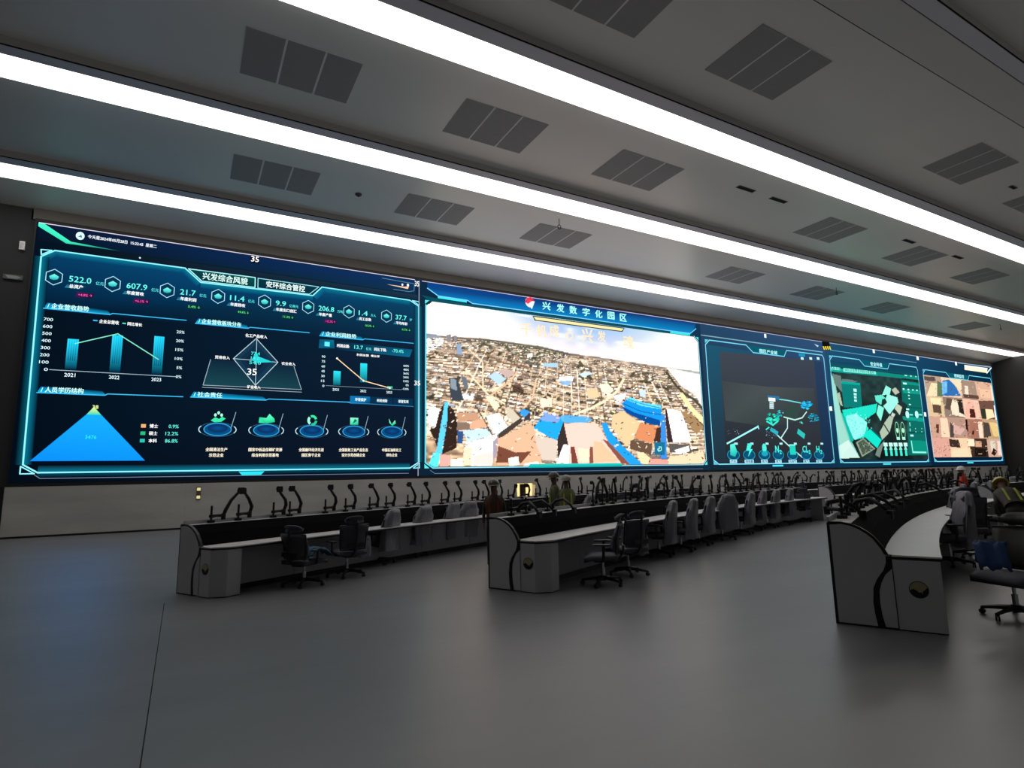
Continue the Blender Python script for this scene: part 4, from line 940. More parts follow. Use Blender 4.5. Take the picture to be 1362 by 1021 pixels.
# plots, roofs and shadows read from the picture
for pts, col in (([c3(610, 70), c3(680, 25), c3(770, 95), c3(700, 150)], '#a9c4ee'), ([c3(690, 20), c3(760, 0), c3(860, 30), c3(790, 90)], '#c0a8a0'), ([c3(350, 220), c3(470, 250), c3(470, 290), c3(360, 270)], '#cfe0ee'), ([c3(250, 80), c3(330, 90), c3(390, 290), c3(270, 290)], '#3e4650'),
                 ([c3(265, 90), c3(320, 100), c3(325, 200), c3(270, 180)], '#8a96a2'), ([c3(360, 60), c3(410, 80), c3(430, 190), c3(390, 180)], '#6c7480'), ([c3(590, 260), c3(640, 250), c3(715, 340), c3(665, 380)], '#e8d4b4'), ([c3(820, 150), c3(900, 140), c3(940, 250), c3(830, 190)], '#6b5244'),
                 ([c3(750, 350), c3(830, 370), c3(910, 460), c3(830, 500)], '#c8bca8'), ([c3(590, 430), c3(700, 400), c3(790, 530), c3(700, 600), c3(650, 580)], '#cfe4ea'), ([c3(700, 590), c3(910, 440), c3(920, 480), c3(700, 650)], '#4a4038'),
                 ([c3(880, 395), c3(930, 365), c3(990, 390), c3(935, 440)], '#3a9cf0'), ([c3(935, 440), c3(990, 400), c3(985, 460), c3(930, 480)], '#3e4048'),
                 ([c3(80, 560), c3(150, 400), c3(220, 300), c3(300, 380), c3(330, 500), c3(320, 720), c3(180, 780)], '#33241f'), ([c3(60, 380), c3(110, 340), c3(170, 370), c3(130, 530), c3(70, 520)], '#f2e4e4'),
                 ([c3(215, 300), c3(245, 300), c3(235, 500), c3(190, 760), c3(140, 900), c3(75, 880), c3(140, 740)], '#5cc4f0'), ([c3(110, 760), c3(180, 770), c3(150, 900), c3(70, 880)], '#58e4f4'),
                 ([c3(330, 490), c3(450, 490), c3(450, 550), c3(320, 560)], '#8c7464'), ([c3(440, 480), c3(560, 450), c3(600, 530), c3(440, 550)], '#dca888'), ([c3(320, 400), c3(500, 400), c3(540, 460), c3(340, 480)], '#c89878'),
                 ([c3(380, 560), c3(590, 545), c3(640, 600), c3(420, 670)], '#b4d2f4'), ([c3(330, 560), c3(385, 570), c3(375, 680), c3(330, 670)], '#34568c'),
                 ([c3(690, 640), c3(990, 490), c3(1030, 560), c3(1090, 800), c3(1080, 880), c3(690, 880)], '#e6ae8c'), ([c3(700, 700), c3(860, 760), c3(1000, 750), c3(900, 860), c3(680, 850)], '#7a4a38'),
                 ([c3(440, 670), c3(600, 620), c3(690, 590), c3(690, 700), c3(640, 880), c3(470, 885), c3(380, 860), c3(390, 720)], '#f4e8e4'), ([c3(470, 790), c3(650, 750), c3(650, 870), c3(480, 880)], '#e8c8c0'), ([c3(390, 720), c3(460, 710), c3(460, 880), c3(380, 870)], '#d8ccb0'),
                 ([c3(650, 660), c3(695, 620), c3(690, 760), c3(650, 850)], '#a49aa8'), ([c3(270, 820), c3(380, 810), c3(380, 885), c3(270, 885)], '#f6ecc8'), ([c3(170, 770), c3(270, 790), c3(270, 880), c3(170, 885)], '#d8a498'),
                 ([c3(790, 810), c3(880, 795), c3(890, 870), c3(800, 890)], '#f8dcd0'), ([c3(940, 860), c3(1060, 840), c3(1080, 890), c3(920, 890)], '#fbe8d8'),
                 ([c3(1030, 600), c3(1230, 640), c3(1230, 830), c3(1100, 830), c3(1050, 700)], '#cdbcae'), ([c3(1020, 540), c3(1120, 400), c3(1270, 440), c3(1290, 480), c3(1230, 650), c3(1140, 610)], '#22a8f4'), ([c3(1120, 400), c3(1270, 440), c3(1240, 490), c3(1080, 470)], '#7aa0ec'),
                 ([c3(1235, 640), c3(1290, 480), c3(1340, 690), c3(1240, 830)], '#3a3030'), ([c3(1260, 430), c3(1362, 430), c3(1362, 480), c3(1280, 480)], '#5cb0ea'), ([c3(1230, 850), c3(1290, 690), c3(1340, 700), c3(1340, 860)], '#f4f4fc'),
                 ([c4(0, 350), c4(230, 375), c4(255, 400), c4(200, 425), c4(0, 420)], '#54aaea'), ([c4(0, 430), c4(280, 420), c4(330, 470), c4(380, 560), c4(520, 790), c4(40, 790), c4(40, 620)], '#f4bcae'), ([c4(270, 590), c4(340, 600), c4(500, 770), c4(270, 785)], '#f0b490'),
                 ([c4(0, 620), c4(55, 625), c4(40, 800), c4(0, 800)], '#f8f4f4'), ([c4(60, 640), c4(95, 640), c4(130, 790), c4(70, 790)], '#7c4438'), ([c4(235, 640), c4(265, 640), c4(270, 790), c4(230, 790)], '#8c5440'), ([c4(130, 650), c4(230, 660), c4(230, 780), c4(140, 780)], '#f6cfb0'),
                 ([c4(340, 430), c4(390, 420), c4(420, 500), c4(520, 620), c4(640, 730), c4(720, 805), c4(600, 805), c4(480, 680), c4(400, 590), c4(360, 500)], '#22a0f0'), ([c4(350, 570), c4(400, 590), c4(600, 800), c4(520, 790)], '#8c5444'),
                 ([c4(440, 350), c4(540, 320), c4(690, 420), c4(660, 500), c4(600, 610), c4(560, 640), c4(430, 460)], '#d8bc90'), ([c4(690, 420), c4(860, 460), c4(800, 610), c4(640, 560)], '#dc8c60'), ([c4(600, 580), c4(800, 610), c4(790, 720), c4(600, 660)], '#6a5240'),
                 ([c4(520, 250), c4(600, 190), c4(720, 240), c4(880, 270), c4(885, 380), c4(870, 450), c4(760, 420), c4(600, 330)], '#1a98ec'), ([c4(560, 210), c4(600, 190), c4(720, 240), c4(880, 265), c4(880, 300), c4(700, 270)], '#5cd0fa'), ([c4(520, 270), c4(640, 330), c4(870, 400), c4(870, 450), c4(760, 430), c4(560, 330)], '#0a4c98'),
                 ([c4(880, 350), c4(915, 350), c4(925, 500), c4(935, 750), c4(875, 750)], '#3a8ee0'), ([c4(915, 300), c4(950, 300), c4(990, 600), c4(940, 600)], '#3c2c2c'), ([c4(840, 470), c4(880, 460), c4(875, 620), c4(815, 600)], '#4a3028'),
                 ([c4(930, 290), c4(1060, 320), c4(1150, 560), c4(1140, 600), c4(990, 600)], '#f6e8ea'), ([c4(1000, 450), c4(1080, 440), c4(1140, 560), c4(1010, 590)], '#eceafc'), ([c4(1060, 330), c4(1120, 310), c4(1265, 460), c4(1200, 530)], '#a8865e'),
                 ([c4(950, 610), c4(1140, 620), c4(1160, 700), c4(960, 690)], '#5e5a58'), ([c4(1000, 670), c4(1130, 630), c4(1140, 680), c4(1030, 710)], '#dcdcdc'), ([c4(960, 730), c4(1260, 680), c4(1290, 790), c4(940, 800)], '#ecc4a0'), ([c4(780, 745), c4(940, 755), c4(945, 800), c4(780, 800)], '#e49a8c'),
                 ([c4(660, 700), c4(720, 690), c4(780, 740), c4(760, 800), c4(700, 790)], '#e4cca0'), ([c4(820, 600), c4(915, 600), c4(915, 715), c4(820, 715)], '#1c6e90'),
                 ([c4(205, 120), c4(300, 105), c4(320, 190), c4(220, 210)], '#e8bc94'), ([c4(320, 80), c4(390, 60), c4(450, 130), c4(400, 170), c4(340, 140)], '#e6d8bc'), ([c4(440, 180), c4(560, 150), c4(560, 190), c4(500, 250)], '#d4cce0'), ([c4(680, 130), c4(740, 120), c4(740, 200), c4(690, 180)], '#b8c8dc'),
                 ([c3(1080, 270), c3(1185, 265), c3(1185, 350), c3(1080, 345)], '#f0ccb8'), ([c3(1250, 75), c3(1362, 70), c3(1362, 110), c3(1250, 110)], '#f0f4f6'), ([c3(1255, 110), c3(1362, 110), c3(1340, 150), c3(1270, 150)], '#8aa8cc'), ([c1(1110, 770), c1(1230, 765), c1(1240, 805), c1(1100, 800)], '#9cc0dc'),
                 ([c2(0, 690), c2(90, 690), c2(80, 720), c2(0, 720)], '#f4f8fa'), ([c2(0, 725), c2(70, 730), c2(40, 770), c2(0, 760)], '#88b0d8'), ([c2(130, 660), c2(230, 640), c2(260, 660), c2(170, 690)], '#b8cce4'), ([c1(320, 600), c1(360, 590), c1(375, 690), c1(330, 690)], '#8ca0bc'),
                 ([c1(232, 510), c1(268, 510), c1(268, 570), c1(232, 570)], '#8a8a90'), ([c1(295, 518), c1(325, 518), c1(325, 575), c1(295, 575)], '#8a8890'), ([c1(530, 640), c1(565, 605), c1(580, 660)], '#b8a494'), ([c1(960, 690), c1(1010, 680), c1(1010, 710), c1(965, 715)], '#f0f4f4')):
    R_.poly(pts, col)
for k in range(420):       # clutter on the near blocks
    x = RGV.uniform(575, 935); y = RGV.uniform(525, 612)
    if 748 < x < 800 and y > 560: continue
    if RGV.random() < .5: qd(x, y, RGV.uniform(.6, 2.2), RGV.uniform(.3, .9), RGV.uniform(-1.2, 1.2), RGV.choice(['#4a3426', '#6a4c3a', '#f4e6d4', '#e8d0b4', '#2c201a']), .9)
for pts in ([c4(540, 250), c4(700, 320), c4(880, 350)], [c4(580, 210), c4(720, 255), c4(880, 290)]): R_.line(pts, .9, '#0b4d86')
for k in range(7): R_.line([c3(825+6*k, 150+14*k), c3(930, 190+10*k)], .7, '#2c1c14')
for a, b in ((850, 640), (874, 664)): pass
R_.line([c4(855, 640), c4(880, 640), c4(885, 670), c4(860, 680), c4(848, 660), c4(870, 655)], .8, '#a8f0f4')
# chamfered corners and frame of the picture
edge = [S(573.5, 401.8), S(923, 447.5), S(928.6, 454.5), S(940.5, 611), S(935, 618.3), S(577, 622), S(568, 616), S(565.2, 407)]
x0b, x1b = 8.90, 25.5
edge = [(x0b+.28, 9.27), (x1b-.3, 9.25), (x1b, 8.98), (x1b, 2.22), (x1b-.25, 2.0), (x0b+.35, 2.0), (x0b, 2.2), (x0b, 9.05)]
r = R_.mask(edge); mk = np.zeros((R_.nz, R_.nx), bool); mk[r[0]] = r[1]; R_.m = mk
hot = np.clip((R_.a.mean(-1, keepdims=True)-.55)*3, 0, 1); mn = np.clip((R_.a.min(-1, keepdims=True)-.80)/.14, 0, 1); R_.boost = np.where((PYY < H_)[..., None], .93+.3*mn, 1+.45*hot)
R_.build('panorama_picture', PAN[1])
g = G()
hd = [(568.4, 375.6), (568.4, 383.2), (582.8, 393.5), (621.7, 399.4), (628.3, 403.5), (760, 421.3), (891, 439.8), (918.1, 443.3), (925.5, 437), (925.5, 428.6)]
hp = [S(*p) for p in hd]; g.poly(hp, ['#0a3c7c', '#0c4484', '#0b62a4', '#0c70b0', '#0c70b4', '#0a6cae', '#0b78b8', '#0c80bc', '#103a7a', '#10306a'], 2)
g.line(hp[1:9], .05, '#6fc8ee', 4)
g.line([(8.7, 10.12), (37.5, 10.12)], .03, '#c8c0da', 4)
g.line([S(583, 395.3), S(620, 401)], .09, '#3fe0ea', 4); g.line([S(892, 442), S(917, 445)], .12, '#35d8e0', 4)
g.poly([S(560, 392), S(572, 400.5), S(760, 427), S(923, 447), S(923, 445.5), S(760, 423), S(628, 405), S(582, 397)], '#0b4a58', 1)
yb = [S(709.5, 421.2), S(829.5, 437.0), S(826.5, 440.0), S(712.5, 425.2)]; g.poly([(a-.06*(1 if k in (0, 3) else -1), b+.05*(1 if k < 2 else -1)) for k, (a, b) in enumerate(yb)], '#2a3a24', 3); g.poly(yb, '#f6e2a4', 4)
ex, ez = S(704.2, 401.8); g.ell(ex, ez, .24, .26, '#f4dce0', 5); g.poly([(ex-.26, ez-.02), (ex-.16, ez+.2), (ex+.08, ez+.27), (ex+.28, ez+.1), (ex+.1, ez+.05), (ex-.1, ez-.1)], ['#d8304c', '#e03048', '#e84a58', '#c82840', '#e05060', '#d84060'], 6); g.poly([(ex-.1, ez-.12), (ex+.1, ez+.02), (ex+.3, ez+.08), (ex+.12, ez-.34)], '#dcecfa', 6)
for ch, px_, py_ in (('兴', 726.5, 407), ('发', 745, 409.7), ('数', 762, 412.4), ('字', 779.3, 415), ('化', 796, 417.6), ('园', 812.3, 419.8), ('区', 828.6, 422.4)):
    X_, Z_ = S(px_, py_); text(1, ch, X_, Z_, .40, '#a8fff6', 'C', w=.44, bold=.05, L=8)
for ch, px_, py_, h_ in (('千', 700, 438, .62), ('机', 720, 440, .6), ('成', 737, 440, .6), ('心', 757, 445, .5), ('兴', 781, 446, .7), ('发', 800, 447, .55), ('魂', 835.5, 455, .7)):
    X_, Z_ = S(px_, py_); text(1, ch, X_, Z_, h_, '#ffe0b4', 'C', w=h_*.95, bold=.03, L=5)
fr2 = [(x0b+.28, 9.30), (x0b-.02, 9.06), (x0b-.02, 2.2), (x0b+.33, 1.97), (x1b-.25, 1.97), (x1b+.03, 2.22), (x1b+.03, 8.98), (x1b-.28, 9.29)]
g.line(fr2[1:4], .06, '#58d8e8', 4); g.line(fr2[3:6], .05, '#8fd4e4', 4); g.line(fr2[5:8], .05, '#9fe0ec', 4)
g.poly([(13.9, 1.92), (19.5, 1.92), (19.4, 2.1), (14.0, 2.1)], ['#0a9c9c', '#0a8c90', '#26cfc4', '#26cfc4'], 5)
g.line([(9.1, 1.88), (9.3, 1.74), (25.2, 1.74)], .02, '#6e7c92', 3)
for tr in ([(8.84, 9.28), (9.04, 9.28), (8.84, 9.1)], [(25.38, 9.26), (25.56, 9.26), (25.56, 9.06)], [(8.84, 1.96), (8.84, 2.14), (9.06, 1.96)], [(25.36, 1.96), (25.58, 1.96), (25.58, 2.16)]): g.poly(tr, '#58e0dc', 4)
g.build('screen_graphics', PAN[1])['kind'] = 'stuff'

# ---- network map section
k1 = lambda x, y: S(910+x/5.105, 430+y/5.105)
g = G()
def frame(g, x0, x1, zt, tab=True, bg='#1a4060'):
    f_ = [(x0+.35, zt), (x0, zt-.3), (x0, 2.22), (x0+.4, 1.98), (x1-.35, 1.98), (x1, 2.2), (x1, zt-.2), (x1-.15, zt)]
    g.line(f_, .06, '#7fd8f0', 5)
    m = (x0+x1)/2-.1; 
    g.line([(x0+.35, zt), (m-2.0, zt), (m-1.4, zt-.42), (m+1.55, zt-.42), (m+1.85, zt), (x1-.15, zt)], .06, '#74d4ec', 5)
    g.poly([(m-1.85, zt+.0), (m+1.7, zt+.0), (m+1.45, zt-.36), (m-1.3, zt-.36)], '#0a5666', 4)
    for tr in ([(x0-.02, zt+.02), (x0+.28, zt+.02), (x0-.02, zt-.22)], [(x0-.02, 1.96), (x0-.02, 2.18), (x0+.34, 1.96)], [(x1+.02, 1.96), (x1-.3, 1.96), (x1+.02, 2.16)]): g.poly(tr, '#5cc0d8', 5)
    g.rect(m-.5, m+.5, 1.80, 1.90, '#4fd8e8', 5)
    return m
m3 = frame(g, 26.1, 37.35, 9.18)
g.line([(26.0, 9.42), (37.3, 9.40)], .06, '#6fb8cc', 4); g.line([(25.8, 9.42), (31, 9.42)], .05, '#7f98a4', 4)
g.poly([(26.2, 2.1), (37.2, 2.1), (37.2, 8.7), (26.2, 8.9)], ['#20303a', '#142a44', '#243a58', '#1c5068'], 1)
g.poly([k1(240, 190), k1(880, 250), k1(940, 900), k1(285, 920)], ['#3c424c', '#383f4c', '#262a30', '#22262c'], 2)
g.poly([k1(255, 390), k1(560, 430), k1(880, 440), k1(900, 660), k1(560, 700), k1(280, 660)], ['#3a4145', '#454c4e', '#3a4146', '#2c3236', '#30383c', '#3c4646'], 3)
g.poly([k1(680, 560), k1(800, 560), k1(760, 650), k1(690, 650)], '#2f4440', 4)
text(2, '园区产业链', m3+.05, 8.93, .24, '#b0f4f4', 'C', w=1.7, bold=.05)
for x in (800, 858, 908): X_, Z_ = k1(x, 238); g.rect(X_-.14, X_+.14, Z_-.08, Z_+.08, '#c8f8fc', 5)
X_, Z_ = k1(800, 215); g.rect(X_-.35, X_+.3, Z_-.1, Z_+.1, '#1a8ab0', 4)
L1_ = [k1(290, 815), k1(500, 700)]; g.line(L1_, .10, '#9ff4f0', 5); g.line([k1(500, 695), k1(505, 715)], .08, '#9ff4f0', 5)
g.line([k1(645, 515), k1(700, 522), k1(790, 540)], .07, '#6fd8d8', 5)
g.line([k1(675, 635), k1(750, 655), k1(800, 640), k1(830, 600)], .08, '#b8e8e0', 5); g.line([k1(700, 640), k1(700, 710), k1(655, 780), k1(715, 835), k1(800, 908)], .08, '#b8e8e0', 5)
g.line([k1(655, 780), k1(590, 720)], .08, '#b8e8e0', 5)
rg = random.Random(5)
def cluster(cx, cy, rx, ry, n, cols, L=5, s0=10):
    for i in range(n):
        a = rg.uniform(0, 2*PI); q = math.sqrt(rg.random()); x, y = cx+rx*q*math.cos(a), cy+ry*q*math.sin(a); s_ = rg.uniform(.4, 1)*s0
        g.poly([k1(x-s_, y), k1(x, y-s_*.6), k1(x+s_, y), k1(x, y+s_*.6)], rg.choice(cols), L+i % 4)
cluster(600, 640, 45, 38, 42, ['#1fd0b0', '#3cecc8', '#18a898', '#2ce0c4', '#118078'], 5, 15); cluster(650, 610, 20, 22, 14, ['#2cc8cc', '#1ca0b0'], 5, 11)
cluster(830, 555, 35, 30, 36, ['#1aa8dc', '#30ccf0', '#1888b8', '#28bce8'], 5, 14); cluster(875, 640, 38, 34, 34, ['#18a8c8', '#28c8d8', '#146888', '#1888a8'], 5, 11)
cluster(340, 740, 50, 25, 14, ['#8ac0c0', '#3c7878', '#c8e8e8'], 5, 4); cluster(600, 750, 50, 35, 22, ['#6890a8', '#8aa8b8', '#35586c', '#1f3c50'], 5, 5)
g.line([k1(558, 665), k1(600, 690), k1(632, 665)], .1, '#30e8d0', 10); g.line([k1(555, 720), k1(575, 705)], .08, '#30e8d0', 6); g.line([k1(590, 720), k1(630, 745)], .25, '#28a8b8', 6)
g.line([k1(775, 735), k1(810, 762)], .35, '#2cb8b0', 6); cluster(795, 672, 10, 10, 5, ['#30d0b8', '#8ae8e0'], 5, 7)
g.poly([k1(562, 488), k1(645, 495), k1(640, 520), k1(570, 512)], '#2a6c9c', 6); X_, Z_ = k1(592, 518); g.rect(X_-.3, X_+.35, Z_-.1, Z_+.12, '#f0fcfc', 7)
for q in range(4): X_, Z_ = k1(592, 538+q*12); g.rect(X_-.2, X_+.2, Z_-.05, Z_+.04, '#c0e0e4', 7)
for q, (x, lb, wd) in enumerate(((333, '♨', '产水'), (440, '⚡', '用电量'), (543, '●', '蒸汽'), (638, 'N₂', '氮气'), (735, '▣', '压缩气'), (828, 'CL₂', '氯气'), (915, 'H₂', '氢气'))):
    X_, Z_ = k1(x, 892); g.ell(X_, Z_, .52, .30, '#0a5a80', 5, 18, '#0c3c54'); g.ring(X_, Z_, .5, .28, .06, '#1c88b0', 6)
    X2, Z2 = k1(x, 858); 
    if q == 0: g.poly([(X2-.3, Z2-.3), (X2-.25, Z2+.3), (X2+.1, Z2+.38), (X2+.3, Z2-.1), (X2+.1, Z2-.4)], ['#18b8a8', '#5cf0dc', '#5cf0dc', '#20c8b4', '#18a8a0'], 8)
    elif q == 1: g.poly([(X2-.1, Z2+.38), (X2+.3, Z2+.38), (X2+.1, Z2+.05), (X2+.3, Z2+.05), (X2-.15, Z2-.42), (X2-.0, Z2-.05), (X2-.28, Z2-.05)], '#48e8d4', 8)
    elif q == 2: g.ell(X2, Z2+.12, .2, .26, '#4ce4d4', 8); g.ell(X2, Z2-.22, .3, .16, '#1c9cb0', 8)
    elif q == 4: g.rect(X2-.28, X2+.28, Z2-.3, Z2+.25, '#20c8b4', 8); g.line([(X2-.28, Z2+.3), (X2+.28, Z2+.3)], .08, '#80f4e4', 8)
    else: text(2, lb, X2, Z2, .5, '#48e8d4', 'C', w=.36+.2*(len(lb)-2)+.2, bold=.03)
    X3, Z3 = k1(x, 936); g.rect(X3-.30-.1*(len(wd)-2), X3+.30+.1*(len(wd)-2), Z3-.10, Z3+.10, '#a8d8e4', 7); text(2, wd, X3, Z3, .16, '#284c60', 'C', w=.44+.2*(len(wd)-2), L=9)
    X4, Z4 = k1(x+18, 816); g.rect(X4-.14, X4+.14, Z4-.06, Z4+.06, '#a8e4e8', 6)
# warning tape corner mark between the sections and small white marks
for q in range(4): a, b = k1(940+q*14, 165); g.poly([(a-.02, b+.1), (a+.12, b+.1), (a+.2, b-.12), (a+.06, b-.12)], '#f0d040', 9)
a, b = k1(962, 160); g.rect(a-.42, a+.42, b-.2, b+.36, '#0c0e10', 8)
for x, y in ((548, 85), (990, 580)): a, b = k1(x, y); g.rect(a-.10, a+.10, b-.12, b+.12, '#f4f8ff', 9)
a, b = k1(896, 150); g.poly([(a-.25, b+.1), (a+.25, b), (a+.1, b-.1)], '#b8d0e8', 8)
g.line([(25.85, 10.12), (37.3, 10.12)], .03, '#b8b4d0', 4)
g.build('screen_graphics', PAN[2])['kind'] = 'stuff'

# ---- green aerial map section
k2 = lambda x, y: (1100+x/6.007, 455+y/6.006)
m2 = lambda x, y: S(*k2(x, y))
R_ = Ras(37.95, 49.2, 2.15, 8.85, 230, 160); n1 = R_.noise(7, 6, 21)[..., None]; n2 = R_.noise(24, 22, 22)[..., None]
R_.a = h2('#1c2c2c')*(.5+1.0*n1)*(.8+.4*n2)+0*R_.a
P = lambda pts, c, al=1.0: R_.poly([k2(*p) for p in pts], c, True, al)
P([(25, 240), (60, 300), (110, 560), (200, 800), (260, 920), (100, 930)], '#7fc4b4'); P([(30, 260), (50, 300), (120, 620), (190, 830), (120, 900), (80, 700)], '#a8dccc', .6); P([(90, 830), (170, 780), (260, 920), (100, 930)], '#d4ece4', .8); P([(40, 250), (110, 270), (120, 400), (60, 330)], '#647a74')
P([(120, 290), (250, 310), (200, 330), (110, 320)], '#8a9a98', .6)
P([(75, 410), (100, 400), (125, 510), (105, 500)], '#a8b8a0')
P([(110, 312), (265, 328), (280, 520), (135, 520)], '#0b7f78', .9); P([(110, 312), (265, 328), (262, 345), (115, 330)], '#0aa094')
P([(120, 540), (250, 520), (400, 490), (390, 560), (300, 620), (330, 700), (300, 760), (220, 780), (150, 640)], '#1fd8c0'); P([(150, 590), (230, 570), (320, 640), (300, 740), (220, 780), (170, 700)], '#8ff8e4')
for k in range(170): x, y = RGV.uniform(140, 390), RGV.uniform(520, 760); \
    P([(x, y), (x+RGV.uniform(4, 18), y+4), (x+6, y+RGV.uniform(4, 14))], RGV.choice(['#c8fff0', '#5ff0dc', '#14b0a0', '#2ce0c8']), .8) if (x-230)**2/16000+(y-640)**2/14000 < 1 else None
P([(110, 560), (130, 570), (215, 780), (190, 800)], '#0fb0a0'); P([(345, 690), (440, 775), (400, 845), (290, 745)], '#14dcc4'); P([(340, 690), (350, 685), (445, 770), (440, 785)], '#0a5a58')
P([(230, 800), (290, 765), (385, 850), (280, 915)], '#8a9c84'); P([(245, 802), (290, 775), (370, 850), (285, 900)], '#48584a')
for k in range(40): x, y = RGV.uniform(255, 360), RGV.uniform(790, 880); P([(x, y), (x+8, y+3), (x+4, y+9)], RGV.choice(['#1c2c22', '#a8b8a0']), .8)
P([(470, 345), (510, 370), (500, 420), (440, 420)], '#8ff0d8'); P([(380, 425), (440, 420), (470, 450), (430, 500), (390, 470)], '#5fdcc4'); P([(480, 415), (560, 440), (570, 480), (500, 575), (450, 510)], '#98f4dc'); P([(410, 500), (455, 525), (430, 630), (395, 570)], '#84ecd4'); P([(440, 455), (465, 450), (480, 480), (455, 505), (435, 485)], '#16302c')
P([(460, 640), (500, 585), (530, 600), (500, 720), (440, 780), (420, 720)], '#a8b8a4'); P([(520, 560), (545, 575), (530, 600), (510, 585)], '#c0ccc0'); P([(515, 380), (545, 360), (580, 400), (545, 420)], '#b0b8a4'); P([(560, 490), (600, 520), (580, 580), (540, 530)], '#b8c4ac'); P([(400, 850), (460, 780), (420, 920), (385, 900)], '#708078')
P([(470, 560), (480, 560), (440, 680), (430, 680)], '#1c2820'); P([(450, 640), (500, 720), (495, 730), (445, 650)], '#1c2820')
P([(590, 300), (735, 325), (820, 900), (650, 900), (640, 500), (600, 470)], '#0a6a60', .93); P([(595, 310), (740, 330), (745, 350), (600, 330)], '#0f8a7c')
P([(20, 200), (725, 270), (735, 300), (25, 235)], '#0e8478'); P([(20, 200), (400, 240), (400, 262), (22, 228)], '#13a898')
for y, al in ((375, .6), (590, .7)): P([(600, y), (770, y+15), (770, y+45), (610, y+30)], '#14b09c', al)
P([(620, 515), (780, 525), (780, 530), (620, 522)], '#043c3a'); P([(650, 715), (800, 725), (800, 730), (650, 722)], '#043c3a')
P([(660, 780), (800, 790), (810, 890), (680, 890)], '#0c8a78')
rr_ = [S(*k2(*p)) for p in ((20, 190), (730, 268), (835, 925), (105, 930))]
R_.build('aerial_picture', PAN[3], 2)
g = G(); m4 = frame(g, 38.0, 49.2, 9.22)
g.poly([m2(22, 150), m2(725, 205), m2(730, 268), m2(25, 190)], ['#14405a', '#0e3a54', '#0a4a5a', '#0c5560'], 3)
text(3, '安全环保', m4+.1, 9.02, .30, '#b4f0f4', 'C', w=1.5, bold=.05)
for x0, x1, y0, y1 in ((35, 103, 195, 225), (130, 388, 205, 255)): g.poly([m2(x0, y0), m2(x1, y0+(x1-x0)*.11), m2(x1, y1+2), m2(x0, y1-(x1-x0)*.08)], '#8af0e0', 4)
text(3, '返回', m2(68, 211)[0], m2(68, 211)[1], .26, '#0c7468', 'C', w=.9, L=7); text(3, '园区企业安全风险分级管控', m2(260, 230)[0], m2(260, 230)[1], .24, '#0c7468', 'C', w=3.6, L=7)
for x, y, w_, h_ in ((222, 383, 22, 12), (223, 415, 20, 9), (224, 440, 18, 9), (226, 466, 18, 8), (628, 266, 20, 4), (668, 270, 14, 4), (708, 275, 10, 4), (620, 330, 30, 8), (610, 374, 14, 7), (648, 378, 14, 7), (684, 381, 14, 6), (716, 384, 14, 6), (652, 400, 12, 5), (652, 425, 12, 5), (655, 450, 12, 5), (660, 497, 16, 5), (642, 535, 24, 7), (660, 655, 5, 16), (662, 700, 5, 12), (705, 690, 5, 4), (755, 690, 5, 4), (755, 715, 6, 4), (708, 715, 6, 4), (676, 745, 26, 8)):
    X_, Z_ = m2(x, y); g.rect(X_-w_*.0085, X_+w_*.0085, Z_-h_*.0085, Z_+h_*.0085, '#b8fcec', 6)
for x in (640, 715): X_, Z_ = m2(x, 577); g.ell(X_, Z_, .25, .28, '#b8fcec', 6, 12); g.rect(X_+.3, X_+.75, Z_-.06, Z_+.06, '#6ce0d0', 6)
for x in (560, 605): X_, Z_ = m2(x, 705); g.ring(X_, Z_, .26, .62, .05, '#8ae8b0', 6); g.ell(X_, Z_, .16, .18, '#b8fcd0', 7, 12)
for x in (568, 612): X_, Z_ = m2(x, 768); g.rect(X_-.22, X_+.2, Z_-.1, Z_+.1, '#a8f8d8', 6)
for q, x in enumerate((466, 508, 546, 586, 626)):
    X_, Z_ = m2(x, 820); g.rect(X_-.25, X_+.25, Z_-.1, Z_+.16, '#c0fce8', 6); X_, Z_ = m2(x, 845); g.poly([(X_, Z_+.25), (X_+.22, Z_-.12), (X_-.22, Z_-.12)], '#8ae8d4', 6)
    X_, Z_ = m2(x+5, 884); g.rect(X_-.15, X_+.15, Z_-.2, Z_+.22, '#3ce0c8', 6)
g.line([m2(672, 790), m2(684, 878), m2(790, 880)], .12, '#8af0dc', 6)
for x, y in ((370, 72), (722, 127), (28, 530), (782, 578)): X_, Z_ = m2(x, y); g.rect(X_-.13, X_+.13, Z_-.14, Z_+.14, '#f4faff', 9)
g.line([(37.8, 10.12), (49.5, 10.12)], .04, '#a8b0cc', 4); g.line([(37.9, 9.62), (49.2, 9.60)], .04, '#5fa0bc', 4)
g.build('screen_graphics', PAN[3])['kind'] = 'stuff'

